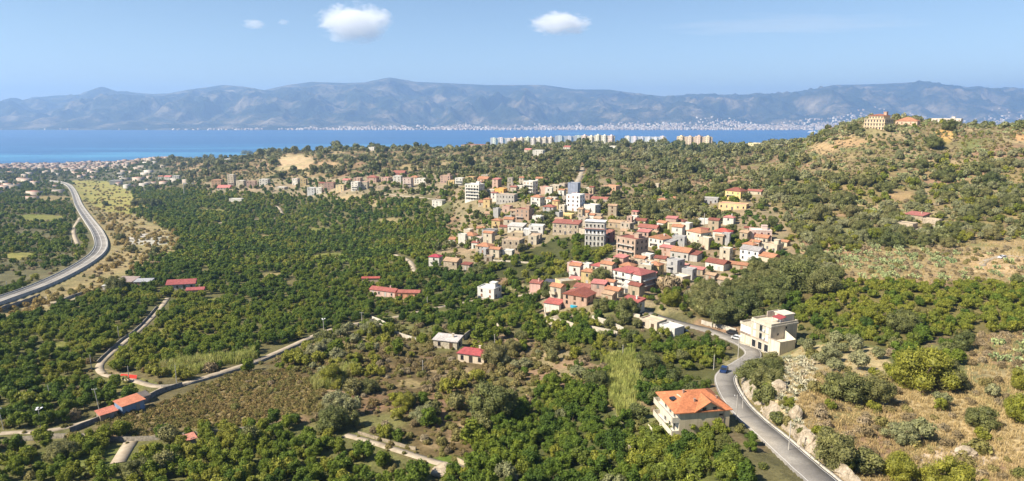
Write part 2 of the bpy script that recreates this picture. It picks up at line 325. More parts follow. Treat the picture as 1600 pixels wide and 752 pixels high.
# name, outline, ground colour, plants {kind: chance per planting spot}, place words
ZONES = [
 ('default', [(-3000, -3000), (5000, -3000), (5000, 3000), (-3000, 3000)], (.13, .115, .06), dict(bush=.25, citrus=.15, dry=.12, broad=.06), 'on the valley side'),
 ('coast_plain', [(-900, 240), (330, 240), (300, 285), (190, 300), (-900, 305)], (.12, .115, .075), dict(citrus=.24, bush=.2, broad=.05), 'on the coastal plain'),
 ('plain', [(-900, 284), (112, 284), (122, 320), (150, 360), (152, 395), (100, 428), (0, 472), (-900, 760)], (.135, .125, .07), dict(citrus=.4, bush=.22, dry=.08, lemon=.03), 'on the plain beyond the main road'),
 ('far_hill', [(200, 225), (1290, 222), (1250, 300), (1000, 300), (680, 288), (300, 287)], (.21, .155, .09), dict(bush=.34, broad=.13, olive=.12, dry=.24), 'on the hillside above the village'),
 ('ridge_plateau', [(740, 205), (1290, 205), (1290, 243), (740, 243)], (.17, .14, .08), dict(bush=.2, broad=.12, olive=.25), 'on the plateau near the apartment blocks'),
 ('main_grove', [(205, 296), (430, 300), (650, 312), (705, 345), (680, 410), (760, 440), (880, 470), (880, 525), (740, 525), (600, 500), (500, 520), (400, 560), (280, 600), (160, 575), (-700, 640), (-700, 560), (0, 508), (165, 458), (285, 388), (270, 362), (215, 335)], (.13, .12, .055), dict(citrus=.66, lemon=.16, bush=.06), 'in the main citrus grove below the village'),
 ('river', [(-900, 770), (-300, 605), (0, 508), (60, 492), (150, 458), (215, 424), (240, 402), (284, 388), (272, 362), (215, 338), (195, 312), (165, 284), (112, 283), (127, 318), (152, 355), (160, 385), (140, 412), (60, 455), (0, 478), (-900, 765)], (.29, .235, .125), dict(gold=.22, dry=.05, bush=.08), 'in the dry river bed beside the main road'),
 ('river_meadow', [(112, 282), (165, 282), (205, 300), (235, 322), (205, 335), (160, 330), (128, 312)], (.30, .27, .09), dict(bush=.05, gold=.07), 'on the yellow meadow by the main road'),
 ('left_grove', [(-700, 560), (0, 512), (120, 560), (160, 576), (245, 607), (200, 640), (110, 672), (0, 688), (-700, 760)], (.14, .135, .06), dict(citrus=.56, lemon=.14, bush=.1, dry=.03), 'in the grove between the track and the dry river bed'),
 ('brown_field', [(150, 672), (225, 640), (300, 604), (400, 588), (500, 570), (525, 590), (500, 640), (430, 656), (320, 678), (210, 688)], (.21, .175, .09), dict(dry=.06, bush=.1, weed=.7), 'in the brown weedy field'),
 ('mid_scrub', [(395, 572), (500, 525), (585, 506), (690, 540), (800, 545), (940, 540), (960, 580), (960, 625), (850, 600), (790, 650), (740, 700), (690, 740), (560, 668), (430, 658), (500, 640), (520, 590)], (.13, .10, .05), dict(bush=.46, dry=.24, lemon=.14, broad=.05, citrus=.12, olive=.04), 'in the wild scrub around the red-roofed hut'),
 ('low_grove', [(-700, 740), (60, 692), (210, 690), (430, 660), (560, 672), (700, 745), (700, 1100), (-700, 1100)], (.14, .14, .055), dict(citrus=.54, lemon=.11, bush=.12, broad=.02), 'in the grove below the long stone wall'),
 ('centre_grove', [(730, 715), (790, 650), (850, 600), (950, 622), (995, 680), (1010, 1100), (700, 1100), (700, 745)], (.10, .105, .04), dict(citrus=.76, lemon=.14, olive=.02), 'in the dark grove beside the orange-roofed house'),
 ('roadside', [(985, 670), (1030, 680), (1120, 662), (1300, 1100), (1000, 1100)], (.12, .12, .04), dict(lemon=.6, bush=.25, citrus=.12), 'between the orange-roofed house and the road'),
 ('upper_centre', [(830, 500), (880, 485), (1000, 520), (1080, 525), (1120, 560), (1110, 610), (1020, 625), (960, 625), (950, 570), (860, 540)], (.10, .095, .04), dict(citrus=.34, lemon=.36, bush=.3, broad=.04), 'on the slope above the orange-roofed house'),
 ('reed_bank', [(940, 560), (990, 550), (1005, 600), (1000, 650), (970, 640), (950, 600)], (.24, .2, .1), dict(reed=.75, bush=.12), 'in the pale reed bank'),
 ('reed_strip', [(255, 578), (330, 560), (400, 553), (380, 570), (300, 592), (265, 595)], (.2, .2, .08), dict(reed=.8), 'in the reed strip along the track'),
 ('reed_field', [(482, 592), (520, 576), (548, 580), (535, 605), (495, 610)], (.2, .2, .06), dict(reed=.9), 'in the reed patch'),
 ('village', [(690, 282), (760, 280), (900, 275), (1010, 285), (1090, 320), (1200, 300), (1250, 390), (1240, 420), (1180, 445), (1060, 455), (1040, 480), (900, 495), (850, 500), (830, 450), (870, 415), (840, 400), (690, 420), (680, 400), (720, 350)], (.26, .205, .135), dict(citrus=.16, bush=.2, broad=.05, lemon=.06), 'among the village houses'),
 ('village_gardens', [(930, 300), (1100, 322), (1140, 345), (1060, 345), (930, 345)], (.15, .12, .07), dict(broad=.3, olive=.2, bush=.25, lemon=.05), 'in the gardens above the village'),
 ('inner_grove', [(800, 400), (870, 372), (960, 385), (960, 405), (885, 420), (890, 445), (830, 445), (780, 440), (740, 430)], (.07, .075, .03), dict(citrus=.6, lemon=.25), 'in the grove between the village houses'),
 ('hamlet', [(320, 284), (400, 280), (560, 275), (690, 272), (700, 300), (600, 312), (480, 308), (320, 300)], (.27, .22, .15), dict(bush=.2, citrus=.18, broad=.05), 'among the far hamlet houses'),
 ('hill_crest', [(1240, 150), (1800, 150), (1900, 262), (1500, 262), (1240, 285)], (.24, .19, .105), dict(bush=.42, olive=.12, dry=.3, pear=.16, broad=.05, lemon=.04), 'on the scrubby hill below the hotel'),
 ('hill_mid', [(1190, 290), (1240, 280), (1500, 258), (1950, 258), (1950, 365), (1600, 378), (1300, 398), (1255, 400)], (.25, .19, .10), dict(broad=.13, olive=.16, bush=.28, lemon=.15, pear=.05, dry=.1), 'on the wooded slope below the hill crest'),
 ('dry_terrace', [(1290, 396), (1420, 388), (1600, 376), (1950, 370), (1950, 440), (1600, 441), (1330, 446), (1295, 432)], (.33, .25, .145), dict(pear=.16, dry=.22, bush=.14, tuft=.3), 'on the dry terrace above the orchard'),
 ('orchard', [(1240, 470), (1330, 446), (1950, 441), (1950, 515), (1480, 522), (1390, 545), (1300, 540), (1250, 520)], (.16, .135, .055), dict(lemon=.6, citrus=.14, bush=.14), 'in the yellow-green orchard beyond the cream building'),
 ('old_oaks', [(1060, 470), (1140, 455), (1190, 425), (1300, 400), (1320, 440), (1290, 460), (1160, 492), (1110, 505)], (.13, .105, .05), dict(broad=.42, olive=.18, bush=.2, lemon=.08), 'in the wood above the cream building'),
 ('olive_terrace', [(1250, 540), (1390, 548), (1400, 590), (1310, 592), (1250, 580)], (.42, .32, .2), dict(olive=.1, tuft=.1), 'on the bare terrace above the rock face'),
 ('heather', [(1500, 522), (1950, 515), (1950, 590), (1520, 590)], (.22, .155, .105), dict(dry=.5, pear=.1, tuft=.2), 'on the heathy slope above the dry grass'),
 ('dry_slope', [(1235, 585), (1400, 590), (1520, 588), (1950, 590), (1950, 1200), (1330, 1200), (1280, 730), (1240, 680)], (.36, .28, .165), dict(bush=.11, dry=.17, lemon=.03, olive=.03, tuft=.6), 'on the dry grass slope above the road'),
 ('rock_bank', [(1205, 560), (1265, 562), (1262, 600), (1255, 640), (1260, 690), (1225, 680), (1215, 640), (1190, 600)], (.42, .34, .22), dict(agave=.2, tuft=.2, bush=.16, dry=.1), 'on the rock face above the road'),
 ('road_bank', [(1148, 560), (1195, 560), (1212, 600), (1222, 640), (1245, 690), (1255, 700), (1225, 705), (1180, 650), (1150, 600)], (.2, .16, .08), dict(bush=.6, broad=.3, lemon=.15, dry=.08), 'on the road bank below the rock face'),
]
ZID = {z[0]: i for i, z in enumerate(ZONES)}
def zone_of(px, py):
    z = np.zeros(px.shape, np.int32)
    for i, (nm, poly, *_r) in enumerate(ZONES):
        z[inpoly(px, py, poly)] = i
    return z

# ------------------------------------------------------------------ terrain sheet
NR, NC = 620, 620
rows = np.concatenate([np.linspace(-60, 74, 24), np.exp(np.linspace(np.log(76), np.log(4600), NR - 24))])
tcol = np.linspace(-1, 1, NC); tcol = np.sign(tcol) * (np.abs(tcol) ** 1.05)
half = 1.0 * np.maximum(rows, 60) + 110
GX = half[:, None] * tcol[None, :]; GY = np.repeat(rows[:, None], NC, 1)
GZ = np.maximum(H(GX.ravel(), GY.ravel()).reshape(GX.shape), -285.0)
V = np.stack([GX, GY, GZ], -1).reshape(-1, 3)
idx = np.arange(NR * NC).reshape(NR, NC)
FQ = np.stack([idx[:-1, :-1], idx[:-1, 1:], idx[1:, 1:], idx[1:, :-1]], -1).reshape(-1, 4)
me = fast_mesh('ground', V, FQ, [M_GROUND], True)
px_, py_, _ = proj(V[:, 0], np.maximum(V[:, 1], 60), V[:, 2])
jx = fbm(V[:, 0] / 20, V[:, 1] / 20, 31, 3) * 30; jy = fbm(V[:, 0] / 20, V[:, 1] / 20, 57, 3) * 18
sc_ = np.clip(250 / np.maximum(V[:, 1], 60), .12, 1)
jx = jx * 1.8; jy = jy * 1.8; zi = zone_of(px_ + jx * sc_, py_ + jy * sc_)
cc = np.array([z[2] for z in ZONES])[zi]
hm = np.isin(zi, [ZID[q] for q in ('far_hill', 'ridge_plateau', 'hill_crest', 'hill_mid', 'default', 'heather', 'dry_slope', 'dry_terrace', 'mid_scrub', 'village_gardens')])
n_a = fbm(V[:, 0] / 38, V[:, 1] / 38, 201, 4); n_b = fbm(V[:, 0] / 30, V[:, 1] / 30, 231, 4); n_c = fbm(V[:, 0] / 24, V[:, 1] / 24, 261, 4)
for nz, colr, th_ in ((n_a, (.17, .175, .07), .06), (n_b, (.34, .27, .165), .09), (n_c, (.27, .17, .12), .10)):
    k = (np.clip((nz - th_) / .06, 0, 1) * hm * .75)[:, None]; cc = cc * (1 - k) + np.array(colr) * k
# bare earth scars and grass patches with outlines of their own
CLEARINGS = []
def patch(cxp, cyp, rx, ry, colr, s):
    d = ((px_ - cxp) / rx) ** 2 + ((py_ - cyp) / ry) ** 2 + fbm(px_ / rx * 3, py_ / ry * 3, s, 3) * 1.4
    k = np.clip((1.0 - d) / .25, 0, 1)[:, None]; cc[:] = cc * (1 - k) + np.array(colr) * k
CLEARINGS += [(462, 254, 27, 13), (512, 258, 18, 5), (1335, 222, 16, 5), (1475, 222, 16, 10), (1405, 305, 20, 7), (1600, 222, 20, 10), (1285, 232, 18, 8), (640, 262, 14, 5), (700, 258, 18, 4), (1180, 262, 20, 5), (560, 262, 16, 4), (1150, 285, 16, 4)]
patch(462, 254, 30, 15, (.42, .32, .2), 5); patch(512, 256, 20, 6, (.36, .25, .15), 6); patch(640, 262, 16, 6, (.36, .26, .15), 26); patch(700, 258, 20, 5, (.33, .25, .15), 27); patch(1285, 232, 22, 10, (.36, .26, .15), 28); patch(1330, 222, 30, 8, (.36, .25, .14), 7); patch(1475, 212, 18, 12, (.50, .32, .13), 8)
patch(1600, 212, 20, 10, (.46, .29, .15), 9); patch(1405, 305, 22, 8, (.36, .24, .14), 10); patch(700, 722, 34, 12, (.11, .16, .03), 11); patch(440, 600, 22, 10, (.10, .15, .03), 12); patch(120, 722, 90, 26, (.13, .15, .045), 13)
patch(230, 375, 36, 9, (.42, .40, .37), 14); patch(1560, 410, 60, 18, (.44, .33, .2), 15); patch(1500, 715, 60, 22, (.5, .42, .33), 16); patch(385, 385, 40, 7, (.24, .22, .05), 17); patch(560, 310, 40, 6, (.36, .28, .17), 18)
patch(585, 320, 30, 5, (.34, .26, .16), 19); patch(480, 341, 20, 5, (.25, .24, .08), 20); patch(80, 470, 60, 9, (.36, .3, .22), 21); patch(985, 648, 22, 16, (.42, .34, .23), 22); patch(1080, 455, 26, 10, (.36, .25, .16), 23); patch(190, 600, 60, 10, (.16, .17, .05), 24)
for q, (a0, b0, c0, d0) in enumerate(((330, 470, 22, 5), (430, 430, 26, 4), (520, 400, 30, 5), (560, 430, 20, 4), (420, 370, 30, 3), (500, 360, 26, 4), (330, 330, 30, 3), (610, 345, 22, 4), (90, 540, 24, 6), (250, 520, 14, 6), (620, 470, 26, 5), (700, 490, 20, 5), (560, 560, 20, 6), (640, 600, 22, 8), (60, 340, 40, 5), (30, 400, 30, 6), (80, 310, 40, 4))):
    patch(a0, b0, c0, d0, ((.22, .21, .07), (.27, .22, .11), (.2, .2, .06))[q % 3], 40 + q); CLEARINGS.append((a0, b0, c0 * .9, d0 * .9))
at_ = me.attributes.new('cover', 'FLOAT_COLOR', 'POINT'); at_.data.foreach_set('color', np.concatenate([cc, np.ones((len(cc), 1))], 1).astype(np.float32).ravel())
g = ob('ground', me); g['kind'] = 'structure'

# ------------------------------------------------------------------ sea, far mountains
v = [(-24000, 900, SEA), (24000, 900, SEA), (24000, 21000, SEA), (-24000, 21000, SEA)]
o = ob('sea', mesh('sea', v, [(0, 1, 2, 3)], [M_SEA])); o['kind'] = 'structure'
RIDGE = np.array([(-400, 172), (-150, 166), (0, 160), (30, 157), (90, 150), (125, 148), (150, 139), (165, 136), (185, 143), (240, 147), (265, 146), (300, 140), (350, 133), (380, 135), (415, 141), (450, 133), (490, 128), (540, 130), (570, 129), (610, 121), (650, 128), (700, 130), (760, 133), (850, 133), (900, 140), (950, 140), (1000, 147), (1040, 151), (1090, 149), (1150, 148), (1220, 147), (1270, 139), (1300, 133), (1350, 132), (1400, 130), (1440, 128), (1480, 134), (1540, 139), (1600, 138), (1750, 142), (2000, 150)], float)
SHORE_Y, RIDGE_Y = 8900.0, 14500.0
ma = np.linspace(-1.1, 1.1, 1000); mt = np.concatenate([np.linspace(-.01, 1.0, 230), np.linspace(1.02, 1.5, 20)])
pxm = CX + ma * F * (cp + .2 * sp)                      # close to the skyline row
tp = np.interp(pxm, RIDGE[:, 0], RIDGE[:, 1]); rz_ = np.array([ray(0, p)[1] for p in tp]) * RIDGE_Y
MT, MA = np.meshgrid(mt, ma, indexing='ij'); MY = SHORE_Y + MT * (RIDGE_Y - SHORE_Y); MX = MA * MY
ridge_h = np.repeat(rz_[None, :], len(mt), 0)
def ridged(x, y, s): return 1 - np.abs(2 * (vnoise(x, y, s) * .6 + vnoise(x * 2.1, y * 2.1, s + 1) * .28 + vnoise(x * 4.3, y * 4.3, s + 2) * .12) - 1) * 2.2
tt = np.clip(MT, 0, 1)
shape = .10 * tt + .90 * tt ** 1.25
warp = fbm(MX / 2500, MY / 2500, 41, 3) * 1.6
rdg = ridged(MX / 1050 + warp, MY / 2600 + warp * .5, 70)
rdg2 = ridged(MX / 420 - warp, MY / 700, 90)
env = np.clip(tt * 3, 0, 1) ** 1.3 * (1 - tt ** 3)
MZ = SEA + (ridge_h - SEA) * shape + env * (rdg - .3) * 260 + env * (rdg2 - .3) * 120 + env * (ridged(MX / 170 + warp, MY / 260, 120) - .3) * 55
bulge = np.clip(1 - ((pxm - 1430) / 260) ** 2, 0, 1)[None, :] * np.clip(1 - ((MT - .45) / .35) ** 2, 0, 1) * 120
MZ = MZ + bulge
MZ = np.where(MT > 1, MZ - (MT - 1) * 1500, MZ); MZ = np.where(MT < 0.001, SEA - 8, MZ); MZ = np.maximum(MZ, np.where(MT < 0.002, SEA - 8, SEA + 2))
idx = np.arange(MZ.size).reshape(MZ.shape)
FQ = np.stack([idx[:-1, :-1], idx[:-1, 1:], idx[1:, 1:], idx[1:, :-1]], -1).reshape(-1, 4)
o = ob('far_mountains', fast_mesh('far_mountains', np.stack([MX, MY, MZ], -1).reshape(-1, 3), FQ, [M_MOUNT], True)); o['kind'] = 'structure'
def mount_z(k, j): return MZ[k, j]

# ------------------------------------------------------------------ roads and tracks
def ribbon(L, offs, dz=None):
    "sweep a cross-section (list of (side offset, height offset)) along a polyline"
    T = np.gradient(L[:, :2], axis=0); T /= np.linalg.norm(T, axis=1)[:, None]; S = np.stack([T[:, 1], -T[:, 0]], 1)
    n = len(offs); V = np.zeros((len(L), n, 3))
    for i, (o_, h_) in enumerate(offs):
        V[:, i, :2] = L[:, :2] + S * o_; V[:, i, 2] = L[:, 2] + h_
    idx = np.arange(len(L) * n).reshape(len(L), n)
    Fq = np.stack([idx[:-1, :-1], idx[:-1, 1:], idx[1:, 1:], idx[1:, :-1]], -1).reshape(-1, 4)
    return V.reshape(-1, 3), Fq
def ribbon_ob(name, L, offs, mats, parent=None, color=None):
    o = ob(name, fast_mesh(name, *ribbon(L, offs), mats), parent, color=color); return o
def drape(pts, step=2.0, lift=.12):
    "pixels -> polyline lying on the ground"
    L = polyline([tuple(ground(*p)) for p in pts], step); L[:, 2] = H(L[:, 0], L[:, 1]) + lift; return L
r1 = ribbon_ob('village_road', ROAD, [(-2.7, -1.6), (-2.7, 0), (0, .05), (2.6, 0), (2.6, -1.0)], [M_ASPH]); r1['kind'] = 'structure'
ribbon_ob('edge_line', ROAD[:150], [(-2.42, .012), (-2.32, .014)], [M_PAINT], r1); ribbon_ob('edge_line', ROAD[:150], [(2.2, .014), (2.3, .012)], [M_PAINT], r1)
kb = ribbon_ob('kerb', ROAD[4:118], [(2.6, -.4), (2.6, .14), (3.2, .16), (3.2, -.6)], [M_CONC], r1, (.55, .5, .43))
r2 = ribbon_ob('main_road', MAIN, [(-4.9, -3.5), (-4.7, .55), (-4.4, .55), (-4.4, -.02), (0, .06), (4.3, -.02), (4.3, .55), (4.6, .55), (4.8, -3.5)], [M_ASPH]); r2['kind'] = 'structure'
ribbon_ob('parapet', MAIN, [(-4.93, -2.6), (-4.75, .60), (-4.37, .60), (-4.37, .02)], [M_CONC], r2, (.42, .4, .37)); ribbon_ob('parapet', MAIN, [(4.27, .02), (4.27, .60), (4.63, .60), (4.83, -2.6)], [M_CONC], r2, (.42, .4, .37))
for s_ in (-3.6, 3.5): ribbon_ob('edge_line', MAIN, [(s_ - .13, .06), (s_ + .13, .06)], [M_PAINT], r2)
ribbon_ob('centre_line', MAIN, [(-.14, .085), (.14, .085)], [M_PAINT], r2)
isl_p = ground(121, 312); _d, _z = near_line(np.array([isl_p.x]), np.array([isl_p.y]), MAIN)
TRACKS = [drape(((60, 676), (105, 668), (150, 655), (185, 642), (215, 628), (262, 603)), 1.5), drape(((262, 466), (248, 485), (232, 502), (213, 520), (186, 542), (163, 562), (155, 575), (165, 586), (205, 594), (245, 604), (290, 599), (345, 582), (400, 564), (450, 543), (500, 521), (545, 508), (582, 502)), 1.5),
          drape(((184, 724), (196, 704), (206, 688)), 1.0), drape(((0, 678), (30, 676), (60, 676)), 1.5), drape(((330, 352), (372, 344), (436, 340), (438, 328), (432, 322)), 3), drape(((618, 398), (640, 408), (650, 428)), 2),
          drape(((580, 298), (610, 304), (650, 308), (690, 312)), 3), drape(((600, 500), (660, 486), (720, 474), (770, 466), (830, 458)), 2), drape(((900, 290), (908, 272), (912, 262)), 3), drape(((920, 300), (935, 308), (960, 312)), 2),
          drape(((540, 680), (590, 694), (640, 710), (700, 728)), 1.0), drape(((1420, 362), (1445, 356), (1475, 350)), 1.5), drape(((1600, 402), (1570, 400), (1540, 408), (1535, 416)), 1.5), drape(((125, 340), (115, 360), (122, 385)), 2.0)]
TW = [1.0, 1.15, 1.5, 1.0, 1.6, 1.6, 2.2, 1.3, 2.8, 2.5, 1.0, 1.5, 1.3, 1.6]
for L, wd in zip(TRACKS, TW):
    o = ribbon_ob('dirt_track', L, [(-wd, -.5), (-wd, 0), (0, .05), (wd, 0), (wd, -.5)], [M_DIRT]); o['kind'] = 'structure'

# ------------------------------------------------------------------ buildings
WHITE = (.66, .63, .56); CREAM = (.54, .47, .36); TAN = (.42, .34, .24); YEL = (.56, .42, .21); PINK = (.50, .35, .28); GREY = (.42, .41, .40); BRICK = (.43, .30, .22); PEACH = (.60, .39, .25); STONE = (.42, .36, .28); LGREY = (.58, .57, .55)
T_RED = (.36, .14, .11); T_OR = (.46, .225, .13); T_BROWN = (.26, .095, .07); T_TAN = (.46, .32, .21); T_GREY = (.36, .35, .35); T_LG = (.60, .58, .55); T_BRIGHT = (.42, .12, .11); T_DARK = (.16, .14, .13); T_PINK = (.55, .22, .2)
def unit_window():
    "1 x 1 opening seen from -Y: proud frame, sill, glass set back, half-open shutter"
    bs = [(-.5, -.42, -.10, .02, -.5, .5), (.42, .5, -.10, .02, -.5, .5), (-.42, .42, -.10, .02, .43, .5), (-.58, .58, -.2, .02, -.56, -.5)]
    v, f = boxes(bs); mi = [0] * len(f)
    v2, f2 = boxes([(-.42, .42, -.03, .02, -.5, .43)]); n = len(v)
    return mesh('window', v + v2, f + [tuple(i + n for i in q) for q in f2], [M_SHUT, M_GLASS], mi + [1] * len(f2))
def unit_shuttered():
    v, f = boxes([(-.5, -.02, -.07, .02, -.5, .5), (.02, .5, -.07, .02, -.5, .5), (-.58, .58, -.16, .02, -.57, -.5)] + [(-.47, -.05, -.085, -.07, z, z + .03) for z in np.linspace(-.42, .4, 6)] + [(.05, .47, -.085, -.07, z, z + .03) for z in np.linspace(-.42, .4, 6)])
    return mesh('window', v, f, [M_SHUT])
def unit_door():
    v, f = boxes([(-.5, -.42, -.09, .02, -.5, .5), (.42, .5, -.09, .02, -.5, .5), (-.42, .42, -.09, .02, .44, .5), (-.42, .42, -.04, .02, -.5, .44), (-.3, .3, -.055, -.04, -.35, 0), (-.3, .3, -.055, -.04, .08, .36)])
    return mesh('door', v, f, [M_SHUT])
U_WIN, U_SHUT, U_DOOR = unit_window(), unit_shuttered(), unit_door()
U_RAIL = mesh('railing', *boxes([(-.5, .5, -.03, .03, .94, 1.0)] + [(x - .006, x + .006, -.015, .015, 0, .94) for x in np.linspace(-.49, .49, 14)]), [M_METAL])
_tv, _tf = tube((0, 0, 0), (0, 0, 1.1), .45, .45, 10); U_TANK = mesh('water_tank', _tv, _tf, [M_METAL])
SHUT_COLS = [(.10, .06, .035), (.05, .07, .05), (.22, .20, .18), (.30, .16, .10), (.12, .12, .13), (.45, .43, .40)]
FOOT = []          # building footprints kept clear of planting: x, y, radius

def hip_roof(W, D, h, ov, t, kind):
    x, y = W / 2 + ov, D / 2 + ov
    if kind == 'hip':
        r = max(x - y, 0) if x > y else 0; q = max(y - x, 0) if y > x else 0
        top = [(-r, -q, h), (r, q, h)] if r else [(0, -q, h), (0, q, h)]
        if r: top = [(-r, 0, h), (r, 0, h)]
        v = [(-x, -y, 0), (x, -y, 0), (x, y, 0), (-x, y, 0)] + top
        f = [(0, 1, 5, 4), (1, 2, 5), (2, 3, 4, 5), (3, 0, 4)] if r or not q else [(0, 1, 4), (1, 2, 5, 4), (2, 3, 5), (3, 0, 4, 5)]
    elif kind == 'gable':
        v = [(-x, -y, 0), (x, -y, 0), (x, y, 0), (-x, y, 0), (-x, 0, h), (x, 0, h)]; f = [(0, 1, 5, 4), (2, 3, 4, 5), (1, 2, 5), (3, 0, 4)]
    elif kind == 'gabley':
        v = [(-x, -y, 0), (x, -y, 0), (x, y, 0), (-x, y, 0), (0, -y, h), (0, y, h)]; f = [(1, 2, 5, 4), (3, 0, 4, 5), (0, 1, 4), (2, 3, 5)]
    else:  # shed, high at the back
        v = [(-x, -y, 0), (x, -y, 0), (x, y, h), (-x, y, h), (x, y, 0), (-x, y, 0)]; f = [(0, 1, 2, 3), (1, 4, 2), (5, 0, 3), (4, 5, 3, 2)]
    n = len(v); v = v + [(-x, -y, -t), (x, -y, -t), (x, y, -t), (-x, y, -t)]
    f = f + [(n + 1, n, n + 3, n + 2), (0, n, n + 1, 1)]
    if kind == 'shed': f += [(1, n + 1, n + 2, 4), (4, n + 2, n + 3, 5), (5, n + 3, n, 0)]
    else: f += [(1, n + 1, n + 2, 2), (2, n + 2, n + 3, 3), (3, n + 3, n, 0)]
    return v, f
def box_wall(name, W, D, z0, z1, m, parent, col): return ob(name, mesh(name, *boxes([(-W / 2, W / 2, -D / 2, D / 2, z0, z1)]), [m]), parent, color=col)

def windows(root, W, D, Hh, rng, faces, col, pitch=3.1, size=(1.0, 1.35), door=True, skip=.15, u=None, floors=None):
    fl = floors or max(1, int(round(Hh / 3.1))); fh = Hh / fl
    for face in faces:
        L = W if face in 'FB' else D; n = max(1, int((L - .8) / pitch)); 
        for k in range(fl):
            for i in range(n):
                if rng.random() < skip: continue
                s = -L / 2 + L * (i + .5) / n; z = k * fh + fh * .55
                isd = door and face == 'F' and k == 0 and i == n // 2
                sz = (1.2, 2.2) if isd else size
                if isd: z = 1.1
                if fh < sz[1] + .3: sz = (sz[0] * .8, fh * .5)
                loc, rz = {'F': ((s, -D / 2, z), 0), 'R': ((W / 2, s, z), math.pi / 2), 'L': ((-W / 2, s, z), -math.pi / 2), 'B': ((s, D / 2, z), math.pi)}[face]
                me_ = U_DOOR if isd else (u or (U_WIN if rng.random() < .7 else U_SHUT))
                ob('door' if isd else 'window', me_, root, loc, rz, (sz[0], 1.0, sz[1]), col)
def balcony(root, W, D, z, x0, x1, depth=1.2, solid=None, face='F', thick=.16):
    xc, L = (x0 + x1) / 2, x1 - x0
    loc, rz = {'F': ((xc, -D / 2 - depth / 2, z), 0), 'L': ((-W / 2 - depth / 2, -xc, z), -math.pi / 2), 'R': ((W / 2 + depth / 2, xc, z), math.pi / 2)}[face]
    b = ob('balcony', mesh('balcony', *boxes([(-L / 2, L / 2, -depth / 2, depth / 2, -thick, 0)]), [M_CONC]), root, loc, rz, color=(.62, .60, .56))
    if solid:
        ob('parapet', mesh('parapet', *boxes([(-L / 2, L / 2, -depth / 2 - .1, -depth / 2, -thick - .03, .95), (-L / 2 - .1, -L / 2, -depth / 2, depth / 2, -thick - .03, .95), (L / 2, L / 2 + .1, -depth / 2, depth / 2, -thick - .03, .95)]), [M_WALL]), b, color=solid)
    else:
        ob('railing', U_RAIL, b, (0, -depth / 2 + .05, 0), 0, (L, 1, 1), (.25, .25, .25))
    return b
def flat_roof(root, W, D, Hh, wcol, rcol, par=.55, tower=None, tank=False):
    ob('roof', mesh('roof', *boxes([(-W / 2 + .22, W / 2 - .22, -D / 2 + .22, D / 2 - .22, Hh - .1, Hh + .06)]), [M_FLAT]), root, color=rcol)
    if par: ob('parapet', mesh('parapet', *boxes([(-W / 2 - .06, W / 2 + .06, -D / 2 - .06, -D / 2 + .2, Hh - .12, Hh + par), (-W / 2 - .06, W / 2 + .06, D / 2 - .2, D / 2 + .06, Hh - .12, Hh + par), (-W / 2 - .06, -W / 2 + .2, -D / 2 + .2, D / 2 - .2, Hh - .12, Hh + par), (W / 2 - .2, W / 2 + .06, -D / 2 + .2, D / 2 - .2, Hh - .12, Hh + par)]), [M_WALL]), root, color=wcol)
    if tower:
        tx, ty, tw, td, th, tc = tower
        ob('stair_tower', mesh('stair_tower', *boxes([(tx - tw / 2, tx + tw / 2, ty - td / 2, ty + td / 2, Hh - .05, Hh + th), (tx - tw / 2 - .2, tx + tw / 2 + .2, ty - td / 2 - .2, ty + td / 2 + .2, Hh + th, Hh + th + .18)]), [M_WALL]), root, color=tc)
    if tank: ob('water_tank', U_TANK, root, (W * .25, D * .2, Hh + .06), 0, (1, 1, 1), (.55, .56, .58))

